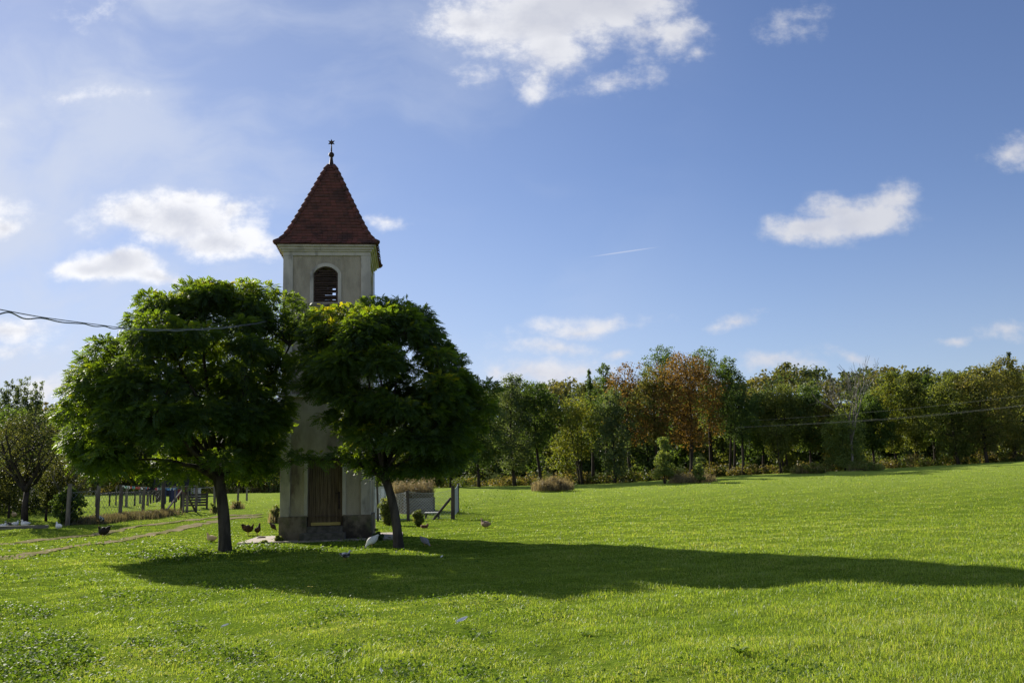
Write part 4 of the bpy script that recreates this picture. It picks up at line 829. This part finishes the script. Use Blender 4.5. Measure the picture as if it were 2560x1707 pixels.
# ------------------------------------------------------------------ chickens and ducks
POSE = {
 'stand': [(-.27,.41,.012,.022),(-.24,.40,.022,.055),(-.19,.34,.04,.085),(-.13,.275,.08,.115),(-.04,.26,.115,.15),(.05,.255,.11,.142),(.105,.28,.075,.10),(.13,.315,.044,.052),(.147,.36,.033,.036),(.163,.392,.032,.032),(.183,.393,.024,.023),(.197,.388,.009,.009)],
 'peck':  [(-.27,.46,.008,.014),(-.235,.43,.016,.04),(-.175,.36,.04,.09),(-.10,.295,.095,.125),(-.01,.25,.122,.138),(.065,.20,.095,.108),(.12,.135,.048,.054),(.155,.09,.034,.038),(.185,.058,.031,.031),(.205,.04,.022,.022),(.214,.026,.008,.008)],
 'sit':   [(-.27,.15,.012,.03),(-.22,.15,.035,.06),(-.14,.135,.085,.10),(-.04,.13,.12,.125),(.05,.14,.11,.12),(.10,.19,.07,.085),(.12,.245,.045,.05),(.133,.29,.034,.036),(.148,.32,.032,.032),(.168,.322,.024,.023),(.182,.317,.009,.009)],
 'upright': [(-.17,.24,.02,.03),(-.14,.24,.05,.06),(-.09,.22,.085,.09),(-.02,.215,.11,.115),(.035,.25,.095,.105),(.065,.315,.06,.07),(.08,.37,.042,.045),(.088,.42,.034,.035),(.098,.455,.032,.032),(.118,.458,.023,.023),(.132,.454,.009,.009)],
 'duck':  [(-.26,.27,.03,.012),(-.22,.26,.06,.03),(-.15,.23,.10,.075),(-.05,.20,.125,.11),(.05,.19,.12,.115),(.12,.21,.085,.10),(.15,.265,.05,.055),(.165,.32,.036,.038),(.185,.362,.04,.036),(.215,.362,.034,.030),(.24,.348,.024,.014),(.275,.338,.020,.007)],
 'duckrest': [(-.27,.14,.03,.012),(-.22,.14,.07,.035),(-.15,.12,.115,.085),(-.05,.11,.14,.12),(.05,.115,.13,.125),(.11,.15,.09,.10),(.12,.205,.055,.055),(.12,.25,.04,.04),(.135,.285,.042,.036),(.165,.28,.034,.028),(.19,.265,.022,.013),(.215,.258,.018,.007)]}
combm = mat('red_comb', (.42, .05, .03), .6); beakm = mat('horn_beak', (.45, .28, .07), .5); legm = mat('yellow_leg', (.42, .26, .08), .7)
plum = {'black': mat('black_plumage', (.016, .013, .013), .7, (.03, .024, .022), 30, spec=.1), 'white': mat('white_plumage', (.82, .79, .74), .8, (.68, .65, .6), 14), 'brown': mat('brown_plumage', (.06, .034, .02), .8, (.025, .017, .012), 16, spec=.1, col3=(.14, .075, .035), s3=9),
        'buff': mat('buff_plumage', (.55, .36, .18), .8, (.62, .47, .30), 9, col3=(.36, .19, .08), s3=5), 'grey': mat('speckled_plumage', (.32, .31, .33), .8, (.14, .135, .15), 38, (.46, .54)), 'pied': mat('pied_plumage', (.03, .028, .026), .7, (.58, .56, .52), 7, (.47, .53)), 'tan': mat('tan_plumage', (.42, .30, .19), .8, (.22, .14, .09), 10)}
def bird(kind, pose, dx, dy, hpix, face, col, label, group, tilt=0.):
    b = GR(dx, dy); prof = POSE[pose]; top = max(z+h*.8 for x, z, w, h in prof); s = hpx(b, dy, dy-hpix)/top
    mb = MB(); P = np.array(prof); t = np.arange(len(P)); tt = np.linspace(0, len(P)-1, 34); Q = np.stack([np.interp(tt, t, P[:, i]) for i in range(4)], 1); Q[1:-1] = (Q[:-2]+2*Q[1:-1]+Q[2:])/4
    mb.loft([tuple(q) for q in Q], 14); o = mb.build(kind, plum[col], None, True); tag(o, label, 'duck' if kind == 'duck' else 'chicken', group)
    o.location = b; o.scale = (s, s, s); o.rotation_euler = (0, 0, R_(face))
    n = len(prof); hx, hz = prof[-2][0], prof[-2][1]; tx, tz = prof[-1][0], prof[-1][1]; dn = Vector((tx-hx, 0, tz-hz)).normalized()
    if kind == 'hen':
        q = prof[-3]; up = Vector((-dn.z, 0, dn.x)); c = Vector((q[0], 0, q[1])); k = MB()
        for i, (a, r_) in enumerate(((-.012, .030), (.004, .042), (.02, .032))):
            p = c+dn*a+up*.022; k.add([p-dn*.01+Vector((0, .004, 0)), p+dn*.01+Vector((0, .004, 0)), p+up*r_*.8, p-dn*.01-Vector((0, .004, 0)), p+dn*.01-Vector((0, .004, 0))], [(0, 1, 2), (4, 3, 2), (0, 3, 4, 1), (1, 4, 2), (3, 0, 2)])
        k.build('comb', combm, o)
        k = MB(); k.tube([c+dn*.03-up*.005, c+dn*.055-up*.012], [.010, .001], 6); k.build('beak', beakm, o)
        if pose in ('stand', 'peck'):                    # sickle feathers of the tail
            k = MB()
            for sg in (-1, 0, 1):
                q0 = prof[2]; k.tube([(q0[0]+.02, sg*.012, q0[1]), (q0[0]-.05, sg*.02, q0[1]+.07), (q0[0]-.10-.02*sg*sg, sg*.03, q0[1]+.065)], [.03, .024, .004], 6)
            k.build('tail_feathers', plum[col], o, True)
    else:
        k = MB(); q = prof[-3]; k.tube([(q[0]+.012, 0, q[1]-.002), (q[0]+.05, 0, q[1]-.018), (q[0]+.075, 0, q[1]-.022)], [.018, .014, .006], 8); k.build('beak', beakm, o)
    if 'sit' not in pose and 'rest' not in pose:
        for sg in (-1, 1):
            k = MB(); x0 = -.02+.02*sg; k.tube([(x0, sg*.045, .16), (x0-.015, sg*.047, .075), (x0, sg*.047, .008)], [.024, .009, .008], 6)
            for a in (-.5, 0, .5): k.tube([(x0, sg*.047, .008), (x0+.05*math.cos(a), sg*.047+.05*math.sin(a), .005)], [.006, .003], 4)
            k.build('leg', legm, o)
    return o
g = 'chickens on the lawn'
bird('hen', 'stand', 236, 1236, 28, 172, 'black', 'black hen walking across the dirt track', g)
bird('hen', 'peck', 234, 1203, 19, 80, 'pied', 'black and white hen seen from behind at the foot of a fence post', g)
bird('hen', 'sit', 134, 1215, 17, 150, 'white', 'white hen alone on the grass near the first fence post', g)
bird('hen', 'sit', 484, 1244, 20, 165, 'buff', 'pale buff hen crouching left of the large round tree trunk', g)
bird('hen', 'stand', 571, 1229, 26, 12, 'brown', 'dark brown hen facing right between large tree trunk and tower', g)
bird('hen', 'upright', 592, 1229, 27, 60, 'brown', 'brown hen standing tall with stretched neck beside the dark brown one', g)
bird('hen', 'peck', 628, 1219, 19, -25, 'brown', 'dark hen pecking close to the left edge of the tower', g)
bird('hen', 'peck', 852, 1258, 30, 195, 'white', 'white hen pecking in front of the tower by the round shrub', g)
bird('hen', 'peck', 978, 1255, 24, -12, 'grey', 'grey speckled hen pecking right of the leaning tree trunk', g)
bird('hen', 'sit', 1114, 1211, 20, 150, 'tan', 'tan hen alone on the sunlit meadow right of the wire fence', g)
bird('hen', 'sit', 32, 1187, 14, 150, 'buff', 'orange-brown hen half hidden under the gnarled fruit tree', g)
g = 'ducks and white birds resting under the orchard'
bird('duck', 'duck', 793, 1285, 21, 10, 'pied', 'black and white duck walking in the tree shadow', 'ducks on the lawn')
bird('duck', 'duckrest', 6, 1212, 12, 20, 'white', 'white duck resting at the very left edge of the picture', g)
bird('duck', 'duckrest', 18, 1208, 12, 200, 'pied', 'mottled duck resting between white ducks behind the plank', g)
bird('duck', 'duckrest', 35, 1207, 12, 20, 'white', 'white duck resting behind the plank, middle of the row', g)
bird('duck', 'duckrest', 57, 1208, 15, 185, 'white', 'white duck resting at the right end of the plank', g)
o = MB(); o.box(-1.6, 1.6, -.05, .05, 0, .16); pl = o.build('plank', mat('weathered_plank', (.20, .18, .15), .9, (.11, .10, .085), 5, stretch=(.3, 1, 3)), None, bevel=.01); pl.location = GR(30, 1215); pl.rotation_euler = (.06, 0, .12); tag(pl, 'weathered plank lying in front of the resting white ducks', 'plank')
o = MB(); o.box(-.14, .12, -.09, .09, 0, .12); o.box(.10, .16, -.07, .07, .06, .17); o.box(-.15, -.10, -.06, .06, .03, .10); bk = o.build('clay_brick', mat('fired_clay', (.16, .065, .035), .9, (.09, .04, .025), 9), None, bevel=.015); bk.location = GR(975, 1212); bk.rotation_euler[2] = .3; tag(bk, 'broken reddish brown clay brick beside the small feathery bush', 'brick')
mb = MB(); mb.lathe([(.02, 0), (.13, .01), (.15, .05), (.11, .10), (.03, .125)], 9); st_ = mb.build('stone', mat('field_stone', (.33, .28, .25), .9, (.18, .14, .12), 8), None, True); st_.location = GR(600, 1238); st_.scale = (1.2, .8, .9); st_.rotation_euler[2] = .5; tag(st_, 'small pinkish stone between the large tree trunk and the paving', 'stone')

# ------------------------------------------------------------------ fences
postm = mat('fence_post_wood', (.20, .17, .135), .9, (.11, .09, .07), 3, stretch=(1, 1, .3)); postd = mat('dark_post_wood', (.075, .06, .048), .9, (.04, .034, .028), 3, stretch=(1, 1, .3)); wirem = mat('fence_wire', (.30, .30, .29), .5, metal=.5)
def mesh_panel(mb, A, B, h0, h1, sp, r, sag=0., slant=True):
    """wire netting between two ground points"""
    A, B = Vector(A), Vector(B); L = (B-A).length; d = (B-A)/L; H = h1-h0; n = int((L+H)/sp)
    for sg in ((1, -1) if slant else ()):
        for i in range(n+1):
            s0 = i*sp-(H if sg > 0 else 0); s1 = s0+H
            a0, a1 = max(0, s0), min(L, s1)
            if a1 <= a0+.01: continue
            za, zb = ((a0-s0), (a1-s0)) if sg > 0 else (H-(a0-s0), H-(a1-s0))
            def P(s, z): return A+d*s+Vector((0, 0, h0+z*(1-sag*4*(s/L)*(1-s/L))))
            mb.beam(P(a0, za), P(a1, zb), r)
    for z in (0, H):
        for i in range(6): mb.beam(A+d*L*i/6+Vector((0, 0, h0+z*(1-sag*4*(i/6)*(1-i/6)))), A+d*L*(i+1)/6+Vector((0, 0, h0+z*(1-sag*4*((i+1)/6)*(1-(i+1)/6)))), r*1.4)
def fence(name, label, posts, thick, group=None, netting=True, sp=.16, r=.005, m=None, sag=0., netm=None, hfrac=.86):
    Ps = [(GR(a, b), b, c) for a, b, c in posts]; o0 = Ps[0][0].copy(); root = empty(name, o0); tag(root, label, 'fence', group); rd = random.Random(len(posts))
    for (P, b, c), t in zip(Ps, thick):
        H = hpx(P, b, c); mb = MB(); p = P-o0; mb.tube([p+Vector((0, 0, -.3)), p+Vector((rd.uniform(-.02, .02), 0, H*.5)), p+Vector((rd.uniform(-.05, .05), rd.uniform(-.03, .03), H))], [t*1.06, t, t*.95], 8); mb.build('post', m or postm, root)
    if netting:
        mb = MB()
        for (P, b, c), (Q, e, f_) in zip(Ps[:-1], Ps[1:]): mesh_panel(mb, P-o0, Q-o0, .08, min(hpx(P, b, c), hpx(Q, e, f_))*hfrac, sp, r, sag)
        mb.build('wire_mesh', netm or wirem, root)
    return root, [P for P, _, _ in Ps]
FA, FAp = fence('wire_fence', 'wire fence on tall wooden posts running from the bush to the gate', [(155,1207,1113),(222,1200,1117),(276,1190,1120),(328,1183,1120),(372,1180,1116)], [.105,.10,.095,.09,.075], netting=True, sp=.30, r=.009)
fence('field_fence', 'fence of grey posts along the far side of the clothes line yard', [(146,1142,1100),(220,1164,1126),(228,1150,1122),(266,1160,1120),(290,1164,1118),(322,1157,1120),(340,1160,1122),(368,1148,1118)], [.06,.06,.045,.05,.085,.08,.055,.055], netting=False)
fence('field_fence', 'far fence of thin posts right of the gate', [(492,1164,1117),(502,1164,1118),(546,1152,1122),(567,1150,1120)], [.065,.045,.075,.07], netting=False)
fence('field_fence', 'farthest fence at the back of the left field beside the tower', [(578,1130,1108),(597,1128,1106),(624,1128,1108)], [.06,.07,.06], netting=False)
# low rail fence in the yard
P0, P1 = GR(222, 1164), GR(338, 1160); rt = empty('low_rail_fence', P0); tag(rt, 'low weathered rail fence standing in the clothes line yard', 'fence')
for i in range(5):
    p = P0.lerp(P1, i/4); p = GZ(p.x, p.y)-P0; mb = MB(); mb.beam(p+Vector((0, 0, -.2)), p+Vector((0, 0, .95)), .09); mb.build('post', postd, rt)
mb = MB(); mb.beam(Vector((0, 0, .9)), P1-P0+Vector((0, 0, .9)), .06, .12); mb.build('rail', postd, rt)
# gate: frame with two crossing braces
gA, gB = GR(374, 1181), GR(450, 1176); gate = empty('wooden_gate', gA); tag(gate, 'wooden gate frame with two slanting braces at the end of the wire fence', 'gate'); gv = gB-gA; gH = hpx(gA, 1181, 1120); gH2 = hpx(gB, 1176, 1116)
def gp(t, h): return gv*t+Vector((0, 0, (gH*(1-t)+gH2*t)*h))
for t, w, h in ((0, .15, 1.25), (.34, .08, .9), (.60, .12, .95), (.72, .13, .95), (1, .13, 1.0)):
    mb = MB(); mb.beam(gp(t, 0)+Vector((0, 0, -.25)), gp(t, h), w, w*.7); mb.build('post', postm if t not in (0,) else postd, gate)
for a, b, m_ in (((.03, .02), (.60, .93), postm), ((.60, .93), (.98, .04), postd)):
    mb = MB(); mb.beam(gp(*a), gp(*b), .12, .06); mb.build('brace', m_, gate)
mb = MB(); mb.beam(gp(0, .98), gp(1, .98), .12, .07); mb.build('top_rail', postm, gate); mb = MB(); mb.beam(gp(.3, .05), gp(1, .05), .09, .06); mb.build('bottom_rail', postd, gate)
# clothes line with pegs and washing
lY = gA.y+3; l0, l1 = PT(277, 1116, lY), PT(494, 1118, lY+4); lc = Vector(l0)
line = empty('clothes_line', GZ(l0[0], l0[1])); tag(line, 'clothes line full of pegs strung between two posts', 'clothes line'); off = Vector(l0)-line.location; vec = Vector(l1)-Vector(l0)
mb = MB(); mb.tube([off+vec*t+Vector((0, 0, -.14*4*t*(1-t))) for t in np.linspace(0, 1, 14)], .014, 5); mb.build('line', mat('cord', (.35, .35, .36), .8), line)
for t in (0, 1):
    b_ = GZ(*(Vector(l0)+vec*t)[:2])-line.location; mb = MB(); mb.tube([b_+Vector((0, 0, -.2)), off+vec*t+Vector((0, 0, .1))], .07, 8); mb.build('post', postd, line)
rd = random.Random(2); pegm = [mat('peg_'+n, c, .5) for n, c in (('white', (.75, .75, .75)), ('blue', (.15, .35, .6)), ('red', (.6, .12, .1)), ('green', (.2, .5, .35)))]
for i in range(34):
    t = .02+.58*i/34; p = off+vec*t+Vector((0, 0, -.14*4*t*(1-t))); mb = MB(); mb.box(-.028, .028, -.02, .02, -.09, .05, Matrix.Translation(p) @ Matrix.Rotation(rd.uniform(-.5, .5), 4, 'Y')); mb.build('peg', pegm[rd.choice([0, 0, 0, 1, 2, 3])], line)
def cloth(dx0, dx1, dy0, dy1, col, label, legs=False, seed=0, nm='hanging_garment'):
    t = ((dx0+dx1)/2-277)/217; Y = lY+4*t-.03; a, b = PT(dx0, dy0, Y), PT(dx1, dy1, Y); w, h = b[0]-a[0], a[2]-b[2]; m = mat(nm+'_fabric', col, .9, tuple(c*.6 for c in col), 6)
    rng = np.random.default_rng(seed); nu, nv = 13, 9; V = []; keep = []
    for s_ in (0, 1):
        for j in range(nv):
            for i in range(nu):
                u, v = i/(nu-1), j/(nv-1); x = (u-.5)*w*(1-.12*v if not legs else 1); y = .05*math.sin(u*9+seed)*v+(.018 if s_ else -.018)+.02*math.sin(v*5+seed); V.append((x, y, -v*h*(1-.05*math.sin(u*7+seed))))
    Q = []
    for s_ in (0, 1):
        for j in range(nv-1):
            for i in range(nu-1):
                if legs and j > 1 and 4 < i < 7: continue
                k = s_*nu*nv+j*nu+i; q = (k, k+1, k+nu+1, k+nu); Q.append(q if s_ else q[::-1])
    for j in range(nv-1):
        for i in (0, nu-1): k = j*nu+i; Q.append((k, k+nu, k+nu+nu*nv, k+nu*nv))
    o = npmesh(nm, V, [Q], m, None, None, True); o.location = ((a[0]+b[0])/2, Y, a[2]); tag(o, label, 'laundry', 'washing on the clothes line')
cloth(327, 356, 1119, 1127, (.015, .015, .02), 'long black towel folded over the clothes line', seed=1, nm='hanging_towel')
cloth(344, 355, 1124, 1155, (.07, .06, .05), 'dark leggings with two legs hanging left on the clothes line', True, 2)
cloth(357, 369, 1124, 1152, (.12, .105, .09), 'grey-brown shirt hanging between leggings and gate post', seed=3)
cloth(375, 381, 1123, 1156, (.06, .07, .13), 'narrow blue stocking hanging just right of the tall gate post', seed=4)
cloth(389, 396, 1123, 1153, (.05, .055, .12), 'navy trousers hanging left of the purple-blue garment', seed=5)
cloth(397, 407, 1122, 1152, (.10, .09, .20), 'purple-blue garment hanging behind the gate brace', seed=6)
cloth(408, 413, 1122, 1147, (.28, .05, .05), 'narrow red garment hanging behind the gate brace', seed=7)
cloth(417, 426, 1121, 1144, (.30, .04, .05), 'dark red shirt hanging behind the gate, right of the brace', seed=8)
cloth(438, 450, 1120, 1144, (.30, .30, .33), 'pale grey shirt hanging at the right end of the clothes line', seed=9)
cloth(452, 461, 1121, 1155, (.5, .5, .52), 'long whitish cloth hanging last on the clothes line', seed=10)
mb = MB(); mb.box(-1.5, 1.5, -.9, .9, 0, 2.55); sd = empty('dark_shed', atY(403, 80)); tag(sd, 'blue-black boarded shed behind the clothes line', 'shed'); shm = mat('dark_boards', (.022, .025, .034), .85, (.014, .015, .02), 4, stretch=(6, 6, .4)); mb.build('wall', shm, sd)
mb = MB(); mb.prism([(-1.7, 2.55), (1.7, 2.55), (1.7, 2.65), (0, 3.5), (-1.7, 2.65)], -1.05, 1.05); mb.build('roof', shm, sd)
mb = MB()
for i in range(5): mb.box(-.85, .85, -.03+.0, .03, .25+i*.16, .37+i*.16)
for x in (-.8, .8): mb.box(x-.05, x+.05, -.06, .06, 0, 1.05)
pa = mb.build('pallet', postd); pa.location = GR(435, 1172)+Vector((0, .8, 0)); tag(pa, 'grey slatted pallet standing behind the wooden gate', 'pallet')
# tall dry grass along the wire fence
def fence_grass():
    rng = np.random.default_rng(41); n = 9000; t = rng.random(n); A, B = np.array([GR(190, 1204)[:2], GR(372, 1184)[:2]]), None
    X = A[0, 0]+(A[1, 0]-A[0, 0])*t+rng.normal(0, .5, n); Y = A[0, 1]+(A[1, 1]-A[0, 1])*t+rng.normal(.3, .5, n); h = rng.uniform(.12, .5, n)
    o = blades(np.stack([X, Y, terrain(X, Y)], 1), h, np.full(n, .03), rng, 'dry_grass', leafmat('dry_grass_blades', [(.13,.11,.055),(.175,.15,.078),(.11,.13,.045)], .4, (1.2, 1.1, .8)), None, .45); tag(o, 'tall reddish dry grass at the foot of the wire fence', kind='stuff')
fence_grass()

# ------------------------------------------------------------------ kitchen garden behind the tower
boardm = mat('grey_boards', (.20, .19, .18), .9, (.12, .115, .11), 4, stretch=(.4, 1, 5)); cabm = mat('pale_metal', (.46, .47, .46), .6, (.38, .39, .38), 3); 
GY = 47.
cb_ = empty('garden_cabinet', atY(868, GY)); tag(cb_, 'pale grey metal cabinet behind the right edge of the tower', 'cabinet'); k_ = GY/PXM; cw, chh = 34*k_, hpx(cb_.location, 1173, 1104)
mb = MB(); mb.box(-cw/2, cw/2, -.25, .25, 0, chh); mb.build('body', cabm, cb_, bevel=.01); mb = MB(); mb.box(cw/2-.18, cw/2-.04, -.27, -.252, chh*.45, chh*.96); mb.build('side_panel', mat('white_metal', (.62, .63, .64), .5), cb_)
mb = MB(); mb.box(-cw/2-.04, cw/2+.04, -.29, .29, chh, chh+.05); mb.build('top', cabm, cb_)
c0_ = atY(960, 49.5); w_ = 66*49.5/PXM; bx = empty('raised_bed', c0_); tag(bx, 'grey boarded raised bed below the dry reeds', 'raised bed')
for i in range(4): mb = MB(); mb.box(-w_/2, w_/2, -.02, .02, .02+i*.205, .215+i*.205); mb.build('board', boardm, bx, bevel=.005)
for x in (-w_/2, w_/2-.08): mb = MB(); mb.box(x, x+.08, .02, .10, -.1, .9); mb.build('corner_post', boardm, bx)
mb = MB(); mb.box(-w_/2, w_/2, 1.3, 1.34, .02, .83); mb.build('back_board', boardm, bx)
def reeds():
    rng = np.random.default_rng(51); n = 2600; Y = rng.uniform(50.2, 52.5, n); X = np.array([PT(rng.uniform(905, 992), 1150, y)[0] for y in Y]); h = rng.uniform(1.1, 1.95, n)*(1-.12*rng.random(n)); zb = terrain(X, Y)
    blades(np.stack([X, Y, zb], 1), h, np.full(n, .035), rng, 'stalks', pal('straw'), None, .12)
    o = bpy.data.objects['stalks']; o.name = 'dry_reeds'; tag(o, 'dense patch of tall dry feathery reeds behind the raised bed', kind='stuff')
    m = 7000; i = rng.integers(0, n, m); P = np.stack([X[i]+rng.normal(0, .08, m), Y[i]+rng.normal(0, .08, m), zb[i]+h[i]*rng.uniform(.35, 1.05, m)], 1); V, Q = leafquads(P, unit(rng.normal(size=(m, 3))), rng.uniform(.1, .26, m), .035, rng)
    o2 = npmesh('reed_leaves', V, [Q], leafmat('reed_leaf', [(.18,.145,.09),(.26,.21,.13),(.14,.15,.06)], .4, (1.2, 1.1, .8)), o, np.repeat(rng.random(m), 4))
reeds()
tb_ = empty('garden_table', GR(993, 1190)); tag(tb_, 'low table with white top standing inside the wire fence', 'table'); tw_ = 34*tb_.location.y/PXM
mb = MB(); mb.box(-tw_/2, tw_/2, -.3, .3, .26, .30); mb.build('table_top', mat('white_board', (.78, .77, .74), .5), tb_, bevel=.008)
for x in (-tw_/2+.06, tw_/2-.06):
    for y in (-.24, .24): mb = MB(); mb.box(x-.03, x+.03, y-.03, y+.03, -.05, .26); mb.build('leg', postd, tb_)
netg = mat('galvanised_wire', (.42, .45, .44), .5, metal=.4)
FR, FRp = fence('chain_link_fence', 'sagging chain link fence round the kitchen garden right of the tower', [(868,1197,1108),(938,1196,1128),(1040,1192,1118),(1053,1176,1111)], [.05,.075,.10,.06], sp=.15, r=.009, m=postd, sag=.10, netm=netg, hfrac=.97)
mb = MB(); p = FRp[2]-FRp[0]; mb.tube([p+Vector((-.95, -.25, -.05)), p+Vector((-.08, 0, 1.0))], .06, 8); mb.build('brace', postd, FR)

# ------------------------------------------------------------------ overhead cables
cablem = mat('black_cable', (.16, .16, .17), .5); wirem2 = mat('aluminium_wire', (.16, .16, .15), .6, metal=0)
def spline(pts, n):
    P = np.array(pts, float); t = np.arange(len(P)); k = np.linspace(0, len(P)-1, n); out = []
    for s in k:
        i = int(min(s, len(P)-2)); f = s-i; p0, p1, p2, p3 = P[max(i-1, 0)], P[i], P[i+1], P[min(i+2, len(P)-1)]
        out.append(.5*((2*p1)+(-p0+p2)*f+(2*p0-5*p1+4*p2-p3)*f*f+(-p0+3*p1-3*p2+p3)*f**3))
    return np.array(out)
cp = [PT(a, b, y) for a, b, y in ((642,728,31.2),(600,740,24.6),(560,746,20.4),(500,753,16.2),(400,757,12.2),(300,754,9.8),(220,745,8.5),(100,729,7.1),(0,711,6.2),(-120,690,5.4),(-260,664,4.7))]
cs = spline(cp, 160); o0 = Vector(cs[0]); oc = empty('overhead_cable', o0); tag(oc, 'thin twisted black cable slung from the tower across the left tree', 'cable')
mb = MB(); mb.tube([Vector(p)-o0 for p in cs], .004, 5); mb.build('support_wire', cablem, oc)
s = np.linspace(0, 1, len(cs)); dep = .008+np.where(s > .62, .026*np.sin((s-.62)*40)**2*np.clip((s-.6)*7, .35, 1.8), .012*np.sin(s*60)**2)
cs2 = cs.copy(); cs2[:, 2] -= dep; cs2 = spline(cs2, 420); mb = MB(); mb.tube([Vector(p)-o0 for p in cs2], .0055, 5); mb.build('hanging_cable', cablem, oc)
mb = MB(); mb.beam(Vector((.2, .5, .02)), Vector((0, -.02, 0)), .05); mb.build('bracket', ironm, oc)
def power_wire(pts, label, r=.007):
    P = spline([PT(*p) for p in pts], 60); o0 = Vector(P[0]); mb = MB(); mb.tube([Vector(p)-o0 for p in P], r, 5); o = mb.build('power_wire', wirem2); o.location = o0; tag(o, label, 'power line', 'power lines in front of the right-hand wood')
power_wire([(1725,966,84),(1900,954,79),(2100,937,73),(2352,908,66),(2640,868,59)], 'upper pale power wire crossing in front of the right-hand trees')
power_wire([(1690,981,84),(1900,970,79),(2100,956,73),(2352,930,66),(2640,893,59)], 'lower pale power wire, front strand of the close pair')
power_wire([(1690,982,84.5),(1900,971.5,79.5),(2100,958.5,73.5),(2352,931.5,66.5),(2640,893,59.5)], 'lower pale power wire, back strand of the close pair')
